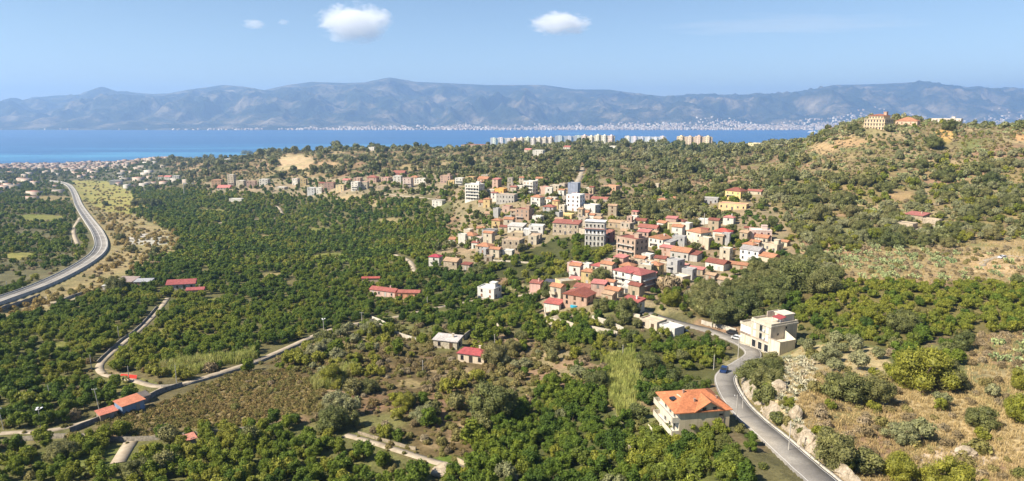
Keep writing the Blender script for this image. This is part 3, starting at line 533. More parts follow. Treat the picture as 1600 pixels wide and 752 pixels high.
_hc = 0
def house(px, py, wp, hp, rot, roof, wall, rcol, label, name='village_house', cat='house', group='village houses', ratio=.8, win='FR', rh=None, bal=0, wm=None, tank=False, tower=False, annex=None, wcol=None, skip=.15, pitch=3.1, floors=None, chim=None, pos=None, doors=True):
    """px, py: pixel of the nearest ground corner; wp, hp: size in the photograph; rot: how far the front is turned from the viewer"""
    global _hc; _hc += 1
    rng = random.Random(_hc * 17)
    P = pos or ground(px, py); d = float(proj(*P)[2]); mpp = d / F
    az = math.atan2(P.x, P.y); dep = math.atan2(-P.z, math.hypot(P.x, P.y)); th = R(rot)
    W = wp * mpp / (abs(math.cos(th)) + ratio * abs(math.sin(th))); D = W * ratio
    dy = D * abs(math.cos(th)) + W * abs(math.sin(th))
    if roof in ('hip', 'gable', 'gabley', 'shed'): rh_ = rh if rh is not None else min(W, D) * (.24 if roof != 'shed' else .14)
    else: rh_ = 0
    Hh = (hp * mpp - dy * math.sin(dep)) / math.cos(dep) - (rh_ * .35 if rh_ else .5)
    Hh = max(2.7, Hh)
    vd = Vector((P.x, P.y, 0)).normalized(); ctr = P + vd * dy * .5
    cs = [ctr + Vector((sx * W * .4, sy * D * .4, 0)) for sx in (-1, 1) for sy in (-1, 1)]
    zs = [float(H(q.x, q.y)[0]) for q in cs]
    z = P.z
    root = thing(name, label, cat, (ctr.x, ctr.y, z), th - az, group)
    ob('wall', mesh('wall', *boxes([(-W / 2, W / 2, -D / 2, D / 2, min(-2.5, min(zs) - z - 1), Hh)]), [wm or M_WALL]), root, color=wall)
    FOOT.append((ctr.x, ctr.y, max(W, D) * .62))
    wc = wcol or rng.choice(SHUT_COLS)
    if win: windows(root, W, D, Hh, rng, win, wc, pitch=pitch, skip=skip, floors=floors, door=doors)
    fl = floors or max(1, int(round(Hh / 3.1)))
    for k in range(1, min(fl, bal + 1)):
        balcony(root, W, D, k * Hh / fl, -W * .42, W * .42 if bal > 1 else W * .1, 1.3, None if rng.random() < .5 else wall)
    if rh_:
        ob('roof', mesh('roof', *hip_roof(W, D, rh_, .35, .14, roof), [M_TILE]), root, (0, 0, Hh + .14), color=rcol)
        if chim or (chim is None and rng.random() < .4): ob('chimney', mesh('chimney', *boxes([(-.3, .3, -.3, .3, 0, 1.5), (-.4, .4, -.4, .4, 1.5, 1.62)]), [M_WALL]), root, (W * .2, D * .12, Hh + rh_ * .45), color=wall)
    else:
        flat_roof(root, W, D, Hh, wall, rcol, .5, (W * .2, D * .15, min(3, W * .35), min(3, D * .4), 2.4, wall) if tower else None, tank)
    if annex:  # a lower wing at one side: (side, width share, height share, roof, colour)
        s_, ws, hs, ar, acol = annex; aw = W * ws; x0 = s_ * (W / 2 + aw / 2)
        ob('wing', mesh('wing', *boxes([(x0 - aw / 2, x0 + aw / 2, -D * .42, D * .4, min(-2.5, min(zs) - z - 1), Hh * hs)]), [M_WALL]), root, color=wall)
        ob('wing_roof', mesh('wing_roof', *(hip_roof(aw, D * .82, D * .12, .25, .12, 'shed') if ar else boxes([(-aw / 2 - .1, aw / 2 + .1, -D * .43, D * .41, -.1, .12)])), [M_TILE if ar else M_FLAT]), root, (x0, -D * .01, Hh * hs + .13), color=acol)
    return root, W, D, Hh

def far(*a, **k): k.setdefault('name', 'hamlet_house'); k.setdefault('group', 'houses of the far hamlet'); k.setdefault('pitch', 3.6); return house(*a, **k)
# --- the village, back rows first
V_ = house
V_(658, 287, 22, 9, -25, 'flat', WHITE, T_LG, 'low white flat-roofed house at the far tip of the village row')
V_(698, 286, 20, 13, -20, 'flat', PINK, T_TAN, 'tall pinkish house near the far tip of the village', tower=True)
V_(707, 291, 13, 10, -30, 'flat', YEL, T_TAN, 'narrow yellow house wedged beside the pinkish tall house')
V_(719, 291, 16, 14, -25, 'flat', WHITE, T_LG, 'white house just behind the stepped white apartment house', bal=2)
V_(736, 288, 17, 13, -25, 'flat', YEL, T_OR, 'ochre yellow house above the stepped white apartment house')
V_(757, 290, 22, 13, -30, 'gable', PEACH, T_OR, 'peach house with low tiled roof behind the white apartment house')
V_(742, 314, 31, 29, -28, 'flat', (.76, .72, .64), T_LG, 'four-storey white apartment house with stacked balconies above the grove', bal=4, pitch=2.6, tower=True, name='apartment_house')
V_(768, 304, 16, 9, -25, 'flat', CREAM, T_LG, 'small cream house beside the stacked-balcony apartment house')
V_(783, 303, 20, 10, -30, 'flat', (.74, .43, .13), (.6, .3, .12), 'orange-yellow house rising behind the long grey stone building')
V_(803, 300, 12, 9, -20, 'gable', CREAM, T_RED, 'small cream house with red roof beside the orange-yellow house')
V_(792, 319, 34, 18, -22, 'flat', (.45, .42, .38), T_TAN, 'long grey stone building with a flat roof at the grove edge', ratio=.5, pitch=2.4, skip=.05)
V_(829, 306, 23, 25, -35, 'flat', WHITE, T_LG, 'four-storey white block with balconies on the upper village edge', bal=4, pitch=2.8, name='apartment_house')
V_(812, 296, 14, 7, -20, 'flat', WHITE, T_LG, 'low white house next to the four-storey white block')
V_(852, 304, 18, 14, -30, 'flat', PINK, T_PINK, 'salmon house with roof terrace below the hill path')
V_(868, 300, 18, 12, -20, 'flat', CREAM, T_LG, 'cream flat-roofed house below the hill path')
V_(862, 316, 20, 9, -20, 'flat', WHITE, T_TAN, 'low whitish house in front of the salmon house')
V_(840, 323, 22, 18, -32, 'hip', WHITE, T_OR, 'white house with orange hipped roof near the four-storey block', bal=1)
V_(859, 334, 22, 14, -25, 'hip', GREY, T_RED, 'grey house with dark red roof beside the tall white block')
V_(686, 323, 22, 12, -30, 'flat', WHITE, T_DARK, 'white house with open dark top floor alone in the grove', ratio=.7)
V_(766, 340, 19, 6, -20, 'gable', TAN, T_TAN, 'low tan-roofed hut among trees below the stone building')
V_(793, 332, 17, 12, -30, 'flat', PINK, T_RED, 'small red-pink house below the long stone building')
V_(820, 346, 30, 23, -28, 'flat', BRICK, T_BROWN, 'bare brick house with stepped terraces in the village middle', tower=True, bal=1)
V_(842, 344, 18, 10, -20, 'flat', (.4, .3, .24), T_DARK, 'brown low house beside the bare brick house')
V_(897, 308, 20, 24, -20, 'flat', (.30, .33, .42), T_GREY, 'slate blue tower house rising behind the tall white block', name='apartment_house', win='F', skip=.8)
V_(899, 331, 29, 30, -25, 'flat', (.72, .73, .74), T_LG, 'tall plain white block with a nearly blank side wall', name='apartment_house', pitch=3.4, win='FR', skip=.3)
V_(956, 305, 26, 17, -25, 'flat', PEACH, T_OR, 'peach villa with arched porch above the red-roofed row')
V_(922, 300, 18, 8, -20, 'flat', CREAM, T_LG, 'small cream house on the lane by the peach villa')
V_(916, 316, 22, 14, -25, 'flat', (.36, .25, .2), T_BROWN, 'brown house directly behind the red-roofed lane houses')
V_(938, 320, 30, 12, -25, 'gable', CREAM, T_RED, 'cream house with long crimson roof below the peach villa', ratio=.5)
V_(925, 334, 26, 17, -30, 'flat', WHITE, T_LG, 'white house with garden terrace beside the tall white block', bal=1)
V_(884, 342, 28, 10, -20, 'flat', (.72, .58, .26), (.62, .5, .28), 'low yellow house with awning below the tall white block', ratio=.6)
V_(930, 342, 24, 8, -15, 'flat', STONE, T_TAN, 'long low stone outbuilding under the white terrace house', ratio=.5)
V_(886, 368, 46, 24, -18, 'shed', (.50, .42, .32), T_RED, 'stone house with long red sheet roofs beside the grey palazzo', ratio=.45, wm=M_STONE, rh=1.5)
V_(966, 357, 32, 13, -25, 'gable', TAN, T_TAN, 'tan-roofed row house behind the big brick house', ratio=.5)
V_(984, 352, 10, 15, -20, 'flat', PINK, T_PINK, 'slim pink tower house above the brick house')
V_(1002, 352, 22, 9, -20, 'gable', CREAM, T_BROWN, 'low brown-roofed house above the brick house')
V_(953, 379, 15, 21, -25, 'flat', (.42, .20, .16), T_RED, 'narrow red-brown house squeezed beside the grey palazzo', bal=1)
V_(1014, 369, 35, 18, -22, 'gable', CREAM, T_RED, 'cream house with red roof and terrace in the village middle', ratio=.6, bal=1)
V_(1036, 363, 20, 18, -40, 'gable', WHITE, T_OR, 'white house with steep orange roof beside the blank yellow wall')
V_(1072, 360, 20, 14, -25, 'flat', WHITE, T_LG, 'white flat house behind the blank yellow house')
V_(1062, 358, 22, 16, -25, 'hip', CREAM, T_BROWN, 'house with dark maroon roof behind the blank yellow wall')
V_(1053, 370, 21, 23, 12, 'flat', (.66, .54, .30), T_LG, 'tall house with a blank pale yellow wall', win='', ratio=.6)
V_(1091, 382, 38, 26, -42, 'hip', (.70, .64, .5), T_OR, 'cream house with broad orange hipped roof and blank side')
V_(1129, 377, 31, 20, -20, 'hip', WHITE, (.56, .12, .09), 'white cottage with red hipped roof next to the orange hipped house', floors=1)
V_(1153, 376, 14, 10, -15, 'hip', WHITE, T_RED, 'tiny white annex with red roof by the palm')
V_(1139, 352, 19, 15, -15, 'hip', WHITE, T_PINK, 'white garden house with faded red roof above the red cottage')
V_(1108, 351, 34, 8, -10, 'flat', (.7, .68, .64), T_LG, 'long low white shed on the slope above the village', win='F', ratio=.35)
V_(987, 404, 50, 40, -40, 'flat', (.45, .33, .25), T_BROWN, 'big bare brick apartment house with white balconies', bal=4, name='apartment_house', pitch=2.6, tower=True)
V_(1031, 390, 36, 24, -38, 'gabley', WHITE, T_OR, 'white house with orange and grey gabled roof in the village centre', bal=1, annex=(1, .45, .8, True, T_GREY))
V_(993, 402, 20, 18, -30, 'hip', CREAM, T_OR, 'beige house with small orange roof below the brick apartment house')
V_(1066, 408, 38, 22, -25, 'gable', (.44, .42, .39), T_OR, 'grey-walled house with orange roof and lower maroon wing', annex=(1, .45, .85, True, T_BROWN))
V_(1012, 409, 20, 15, -30, 'flat', WHITE, T_LG, 'small white house amid the jumbled courtyards')
V_(1033, 413, 22, 12, -20, 'gable', CREAM, T_BROWN, 'small house with maroon roof amid the jumbled courtyards')
V_(1025, 421, 40, 14, -15, 'flat', TAN, (.55, .48, .38), 'long tan flat-roofed house behind the big red-roofed house', ratio=.45)
V_(1066, 424, 24, 9, -20, 'flat', PINK, T_PINK, 'low pinkish outbuilding below the grey-walled house')
V_(966, 414, 16, 13, -25, 'flat', TAN, T_OR, 'little tan house at the edge of the inner grove')
V_(982, 415, 18, 12, -30, 'hip', TAN, T_TAN, 'little tan-roofed house next to the red-roofed house', floors=1)
V_(937, 426, 28, 15, -30, 'hip', WHITE, T_BRIGHT, 'white cottage with vivid red hipped roof above the dark trees', floors=1)
V_(898, 427, 24, 20, -30, 'flat', (.62, .44, .38), (.62, .13, .14), 'pinkish house with bright red flat roof', bal=1)
V_(918, 425, 16, 16, -35, 'flat', WHITE, T_LG, 'stepped white house between the two red roofs', bal=2)
V_(952, 416, 17, 11, -25, 'flat', PINK, T_PINK, 'pale pink terrace house behind the vivid red roof')
V_(917, 438, 18, 12, -30, 'shed', WHITE, T_RED, 'small house with red lean-to roof by the dark trees')
V_(900, 446, 20, 10, -20, 'gable', PINK, T_PINK, 'salmon-roofed shed above the brick red-roofed house')
V_(884, 454, 34, 22, 25, 'flat', (.66, .52, .27), (.4, .36, .3), 'plain ochre house with a blank lit side', win='R', ratio=.8)
V_(838, 456, 21, 18, -20, 'shed', (.62, .40, .34), T_RED, 'pink two-level house with red roofs at the grove edge', bal=1)
V_(860, 454, 18, 17, -20, 'shed', (.60, .55, .5), (.10, .10, .14), 'house with dark panelled roof beside the ochre house')
V_(905, 481, 52, 32, -28, 'gabley', (.46, .31, .23), (.32, .11, .08), 'brick house with wide maroon tiled roof on the terrace', ratio=.75, floors=2)
V_(866, 487, 32, 20, -25, 'shed', WHITE, (.46, .14, .12), 'low white house with red lean-to roof beside the maroon-roofed house')
V_(988, 485, 38, 22, -32, 'shed', WHITE, (.40, .12, .105), 'low white house with bright red roof under the big red-roofed house', floors=1)
V_(1187, 380, 34, 25, 10, 'flat', (.66, .50, .43), T_LG, 'pale pink house with three tall arched windows and roof pavilion', tower=True, wcol=(.16, .04, .04), floors=2)
V_(1175, 410, 38, 26, -28, 'gable', (.74, .74, .74), T_GREY, 'white house with grey gabled roof on the village edge', ratio=.7)
V_(1202, 413, 34, 18, -35, 'gable', CREAM, T_OR, 'cream house with orange gabled roof beside the grey gabled house', ratio=.8)
V_(1208, 395, 28, 18, -30, 'flat', CREAM, T_TAN, 'beige stepped house with small orange top below the wood', tower=True)
V_(1226, 386, 16, 10, -30, 'gable', CREAM, T_OR, 'small orange-roofed house at the wood edge')
V_(1121, 424, 38, 20, -28, 'gable', WHITE, T_BROWN, 'white house with dark maroon gable above the old cottages', ratio=.7)
V_(1152, 423, 34, 10, -15, 'shed', TAN, T_OR, 'long low orange-roofed sheds beside the maroon gable', ratio=.4)
V_(1112, 440, 20, 14, -30, 'gable', STONE, T_TAN, 'old stone cottage with tan roof and dark doorway', wm=M_STONE, floors=1)
V_(1134, 449, 26, 16, -32, 'gable', STONE, T_TAN, 'old stone cottage with worn roof nearest the wood', wm=M_STONE, floors=1)
V_(1088, 430, 26, 8, -20, 'shed', TAN, T_PINK, 'low salmon-roofed shed beside the old stone cottages', ratio=.5)
V_(766, 371, 26, 15, -22, 'flat', GREY, T_DARK, 'grey house with dark flat roof at the lower village edge')
V_(735, 375, 28, 12, -30, 'hip', CREAM, T_OR, 'cream house with orange hipped roof at the lower village edge', floors=1)
V_(711, 381, 20, 10, -25, 'gable', WHITE, T_OR, 'small white house with orange roof at the village corner')
V_(748, 380, 14, 11, -25, 'flat', WHITE, T_PINK, 'small white house between two orange roofs')
V_(808, 363, 30, 14, -20, 'shed', WHITE, T_LG, 'white house with pale grey sheet roof above the stone house')
V_(788, 362, 16, 10, -25, 'gable', TAN, T_BROWN, 'small brown-roofed house near the grey dark-roofed house')
V_(839, 368, 26, 19, -12, 'flat', (.66, .65, .62), (.58, .57, .55), 'bright white modern house with two flat levels', bal=1, annex=(-1, .4, .55, False, (.7, .7, .69)))
V_(810, 371, 24, 9, -20, 'flat', TAN, (.55, .45, .28), 'low ochre flat-roofed building above the stone house')
V_(802, 394, 36, 25, -22, 'flat', (.46, .38, .28), T_TAN, 'square two-storey tan stone house at the grove edge', wm=M_STONE, floors=2)
V_(758, 399, 30, 20, -32, 'hip', (.52, .43, .31), T_OR, 'tan stone house with small orange roof and terrace', wm=M_STONE, annex=(1, .5, .8, False, T_TAN))
V_(764, 409, 16, 8, -20, 'flat', STONE, T_TAN, 'small stone hut below the tan stone house', wm=M_STONE)
V_(681, 417, 22, 20, -25, 'hip', WHITE, (.42, .06, .09), 'white house with crimson hipped roof at the grove corner', bal=1)
V_(708, 424, 30, 22, -30, 'gable', (.48, .39, .28), T_TAN, 'old tan house with worn roof next to the crimson-roofed house', wm=M_STONE)
V_(730, 423, 18, 13, -30, 'shed', STONE, T_BROWN, 'half-ruined stone barn behind the old tan house', wm=M_STONE)
V_(765, 468, 38, 26, -30, 'flat', (.66, .65, .62), (.6, .59, .57), 'bright white cubic house alone beside the grove lane', tower=True, floors=2, skip=.3)
V_(1150, 312, 34, 18, -30, 'hip', (.74, .55, .24), T_BROWN, 'yellow villa with broad maroon roof on the hillside', bal=1)
V_(1180, 305, 24, 8, -20, 'gable', CREAM, T_RED, 'small red-roofed annex behind the yellow villa', ratio=.5)
V_(1146, 329, 46, 14, -15, 'flat', (.70, .50, .27), T_PINK, 'long ochre building with pink flat roof below the yellow villa', ratio=.4)
V_(1072, 318, 42, 9, -8, 'gable', CREAM, T_OR, 'long low house with an orange tiled roof above the gardens', ratio=.35)
V_(1108, 319, 30, 12, -8, 'flat', GREY, (.46, .42, .38), 'grey concrete shell building beside the long orange roof', win='F', ratio=.6)
V_(1035, 318, 16, 8, -20, 'hip', CREAM, T_OR, 'small orange-roofed house half hidden in the gardens')
V_(1026, 294, 10, 8, -20, 'flat', CREAM, T_LG, 'small lone beige hut on the scrubby slope')
V_(700, 547, 46, 18, -24, 'shed', (.55, .48, .37), (.56, .53, .52), 'long stone shed with pale sheet roof near the red-roofed hut', name='farm_shed', cat='shed', group='farm buildings in the valley', ratio=.55, rh=.8, floors=1, wm=M_STONE)
V_(741, 570, 52, 22, -24, 'hip', (.66, .55, .42), (.40, .09, .095), 'lone hut with bright red hipped roof in the scrub', name='farmhouse', group='farm buildings in the valley', ratio=.6, floors=1, wcol=(.05, .04, .035), skip=0, pitch=2.2)
V_(1020, 517, 42, 22, -35, 'flat', CREAM, (.60, .46, .33), 'beige flat-roofed house by the village road', ratio=.8)
V_(1049, 527, 38, 20, -38, 'flat', (.66, .63, .58), (.64, .61, .57), 'low building with whitish flat roof by the village road', win='F')
V_(602, 466, 48, 9, -35, 'gable', (.6, .42, .36), (.36, .12, .10), 'long low farmhouse with dark red roof in the grove', name='farmhouse', group='farm buildings in the valley', ratio=.35)
V_(640, 467, 36, 13, -12, 'gable', (.68, .34, .2), (.38, .14, .11), 'orange-walled farmhouse with red roof in the grove', name='farmhouse', group='farm buildings in the valley', ratio=.4)
V_(580, 443, 28, 6, -10, 'gable', TAN, (.40, .10, .08), 'low red-roofed shed beyond the orange-walled farmhouse', name='farm_shed', cat='shed', group='farm buildings in the valley', ratio=.3, win='')
V_(286, 453, 46, 15, -14, 'gable', (.38, .38, .40), (.36, .10, .10), 'farmhouse with large crimson roof beside the dry river bed', name='farmhouse', group='farm buildings in the valley', ratio=.55)
V_(307, 462, 28, 8, -14, 'gable', TAN, (.38, .11, .11), 'low annex with crimson roof below the crimson farmhouse', name='farm_shed', cat='shed', group='farm buildings in the valley', ratio=.5, win='')
V_(200, 449, 36, 14, -35, 'shed', (.3, .25, .2), (.36, .29, .27), 'rusty brown sheet-roofed barn by the dry river bed', name='farm_shed', cat='shed', group='farm buildings in the valley', win='')
V_(226, 449, 28, 12, -25, 'shed', (.3, .27, .24), (.40, .42, .46), 'grey sheet-roofed barn beside the rusty barn', name='farm_shed', cat='shed', group='farm buildings in the valley', ratio=.6, win='F')
V_(176, 456, 26, 8, -35, 'shed', (.5, .45, .4), (.66, .66, .64), 'white-roofed low greenhouse shed beside the rusty barn', name='farm_shed', cat='shed', group='farm buildings in the valley', ratio=.5, win='')
V_(182, 289, 18, 8, -10, 'flat', LGREY, T_LG, 'pale warehouse beyond the yellow meadow', name='warehouse', cat='warehouse', group='farm buildings in the valley', ratio=.5, win='')
V_(370, 316, 22, 7, -30, 'flat', WHITE, T_LG, 'white shed in the far grove in front of the hamlet', name='farm_shed', cat='shed', group='farm buildings in the valley', ratio=.4, win='')
V_(1432, 345, 34, 13, -25, 'shed', TAN, (.42, .16, .14), 'stone farmstead with dull red roof on the hillside', name='farmhouse', group='farm buildings on the hill', wm=M_STONE, floors=1)
V_(1456, 351, 26, 8, -20, 'flat', (.5, .42, .32), T_TAN, 'low stone outbuilding beside the hillside farmstead', name='farm_shed', cat='shed', group='farm buildings on the hill', ratio=.5, wm=M_STONE, win='')
V_(1416, 358, 30, 9, -20, 'flat', (.52, .43, .32), (.3, .25, .18), 'roofless stone enclosure below the hillside farmstead', name='farm_shed', cat='ruin', group='farm buildings on the hill', wm=M_STONE, win='')
V_(1418, 196, 34, 9, -10, 'hip', (.7, .5, .36), T_OR, 'low villa with orange hipped roof next to the hilltop hotel', name='villa', cat='villa', group='hilltop buildings', floors=1)
V_(1479, 195, 42, 10, -10, 'flat', (.68, .62, .54), T_LG, 'long cream hilltop villa with flat terraces', name='villa', cat='villa', group='hilltop buildings', ratio=.4, tower=True)
V_(1573, 194, 16, 5, -10, 'gable', CREAM, T_RED, 'small red-roofed house on the hill crest by the frame edge', name='villa', cat='villa', group='hilltop buildings')
V_(1512, 195, 12, 5, -10, 'flat', WHITE, T_LG, 'small whitish house beside the long cream villa', name='villa', cat='villa', group='hilltop buildings')
# --- far hamlet
for i, (a_, b_y, w_, h_, rf, wc_, rc_, lb) in enumerate([
 (340, 292, 17, 12, 'flat', PEACH, T_OR, 'peach house at the outer end of the far hamlet'), (352, 297, 24, 5, 'gable', CREAM, T_PINK, 'low pink-roofed house below the peach hamlet house'), (363, 292, 13, 20, 'flat', CREAM, T_LG, 'slim beige tower house in the far hamlet'),
 (378, 293, 16, 12, 'flat', CREAM, T_LG, 'cream hamlet house next to the slim beige tower'), (394, 293, 16, 11, 'flat', PINK, T_TAN, 'pinkish hamlet house behind the round dark tree'), (414, 290, 17, 11, 'flat', WHITE, T_LG, 'white two-storey house alone above the sandy yard'),
 (440, 297, 20, 6, 'flat', CREAM, T_LG, 'long low shed on the sandy yard of the hamlet'), (463, 290, 12, 12, 'flat', WHITE, T_PINK, 'white hamlet house below the earth scar'), (475, 291, 11, 12, 'flat', YEL, T_TAN, 'yellow hamlet house below the earth scar'),
 (488, 306, 15, 14, 'flat', LGREY, T_LG, 'pale grey house at the lower hamlet corner'), (500, 303, 12, 11, 'flat', WHITE, T_LG, 'white house beside the lower pale grey house'), (504, 294, 12, 9, 'gable', TAN, T_BROWN, 'small brown-roofed house in the hamlet middle'),
 (516, 297, 18, 13, 'flat', (.45, .3, .24), T_BROWN, 'red-brown two-level house in the hamlet middle'), (533, 300, 16, 12, 'flat', (.70, .56, .33), T_TAN, 'sandy yellow house facing the grove'), (543, 291, 15, 11, 'gable', CREAM, T_PINK, 'pink-roofed house behind the sandy yellow house'),
 (557, 299, 16, 16, 'flat', WHITE, T_LG, 'white three-storey house near the pale track'), (570, 296, 14, 13, 'flat', CREAM, T_PINK, 'cream house beside the white three-storey house'), (583, 286, 20, 11, 'hip', PINK, T_RED, 'house with broad red roof at the top of the hamlet'),
 (560, 285, 14, 8, 'flat', PINK, T_TAN, 'small pink house behind the broad red roof'), (604, 285, 17, 9, 'flat', PINK, T_PINK, 'dull pink flat house beyond the broad red roof'), (622, 287, 15, 13, 'flat', WHITE, T_LG, 'white house on the terrace above the pale track'),
 (638, 295, 17, 18, 'flat', (.62, .5, .44), T_BROWN, 'tall three-storey house with brown terraces above the track'), (649, 285, 14, 10, 'hip', PEACH, T_OR, 'peach house with orange roof by the yellow tree'), (663, 288, 16, 10, 'flat', WHITE, T_LG, 'white house next to the yellow tree'),
 (625, 274, 22, 6, 'gable', (.5, .2, .18), T_RED, 'long dark red-roofed house high above the hamlet'), (598, 297, 18, 8, 'flat', TAN, T_TAN, 'tan low house beside the pale track'), (582, 235.5, 12, 6, 'flat', WHITE, T_LG, 'small white house on the ridge line above the sea'), (264, 283, 14, 8, 'gable', WHITE, T_PINK, 'white house at the outlying cluster near the coast'), (276, 284, 12, 10, 'flat', WHITE, T_LG, 'taller white house of the outlying cluster near the coast'), (252, 281, 9, 6, 'gable', WHITE, T_OR, 'small orange-roofed house of the outlying cluster'), (296, 290, 16, 4, 'flat', LGREY, T_LG, 'low pale shed between the outlying cluster and the hamlet'), (357, 254, 11, 6, 'flat', WHITE, T_LG, 'white house on the far hillside above the hamlet'),
 (842, 244, 20, 10, 'flat', WHITE, T_LG, 'white villa on the plateau edge below the apartment blocks'), (958, 237, 16, 9, 'flat', WHITE, T_LG, 'white villa on the plateau among the olives'), (826, 240, 14, 7, 'gable', CREAM, T_PINK, 'pinkish-roofed villa beside the plateau edge villa'), (888, 236, 16, 7, 'gable', WHITE, T_RED, 'white house with red roof on the plateau'), (1040, 236, 20, 5, 'flat', YEL, T_TAN, 'ochre low house on the plateau near the dark pines'),
 (742, 231, 44, 6, 'flat', TAN, T_BROWN, 'long brown school-like building at the plateau end'), (1182, 231, 26, 8, 'flat', (.72, .62, .36), T_LG, 'pale yellow block at the seaward end of the plateau'), (1215, 232, 18, 6, 'flat', CREAM, T_LG, 'cream block beside the pale yellow plateau block')]):
    far(a_, b_y, w_, h_, -18 - 5 * (i % 4), rf, wc_, rc_, lb, bal=2 if h_ > 14 else 0)

# --- apartment blocks on the plateau
def block(px, py, wp, hp, n, col, label, rot=-4):
    P = ground(px, py); P = Vector(P3(px, py, P.y * 1.0)); mpp = float(proj(*P)[2]) / F; az = math.atan2(P.x, P.y)
    W, Hh, D = wp * mpp, (hp - .6) * mpp, 14.0
    r = thing('apartment_block', label, 'apartment block', (P.x, P.y + D / 2, P.z), R(rot) - az, 'apartment blocks on the plateau')
    m = W / n
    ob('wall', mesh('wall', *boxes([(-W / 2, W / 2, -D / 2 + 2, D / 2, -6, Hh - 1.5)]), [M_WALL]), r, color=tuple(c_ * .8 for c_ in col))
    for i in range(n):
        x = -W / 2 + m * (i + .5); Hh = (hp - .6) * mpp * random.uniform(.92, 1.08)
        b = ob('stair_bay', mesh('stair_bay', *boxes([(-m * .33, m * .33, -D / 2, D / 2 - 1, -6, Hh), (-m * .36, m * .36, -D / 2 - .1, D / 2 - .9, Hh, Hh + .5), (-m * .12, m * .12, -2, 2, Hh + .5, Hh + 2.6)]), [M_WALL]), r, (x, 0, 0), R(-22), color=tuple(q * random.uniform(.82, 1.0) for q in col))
        for k in range(5):
            for s in (-.17, .17): ob('window', U_SHUT, b, (s * m, -D / 2, Hh * (k + .55) / 5), 0, (m * .15, 1.5, Hh * .11), (.3, .28, .26))
    FOOT.append((P.x, P.y + 7, W * .5))
block(783, 229, 34, 14, 3, (.80, .72, .58), 'cream apartment block at the inland end of the plateau row')
block(815, 229, 30, 13, 3, (.78, .73, .64), 'cream apartment block second in the long plateau row')
block(848, 228, 36, 13, 4, (.78, .73, .64), 'cream apartment block closing the long plateau row')
block(889, 225, 44, 13, 3, (.55, .52, .48), 'greyish apartment block behind the plateau row')
block(935, 226, 52, 14, 5, (.78, .72, .62), 'long cream apartment block in the middle of the plateau')
block(1008, 226, 64, 13, 6, (.78, .72, .62), 'longest cream apartment block beside the thin mast')
block(1086, 228, 54, 15, 4, (.72, .58, .44), 'peach striped apartment block behind the dark pines')

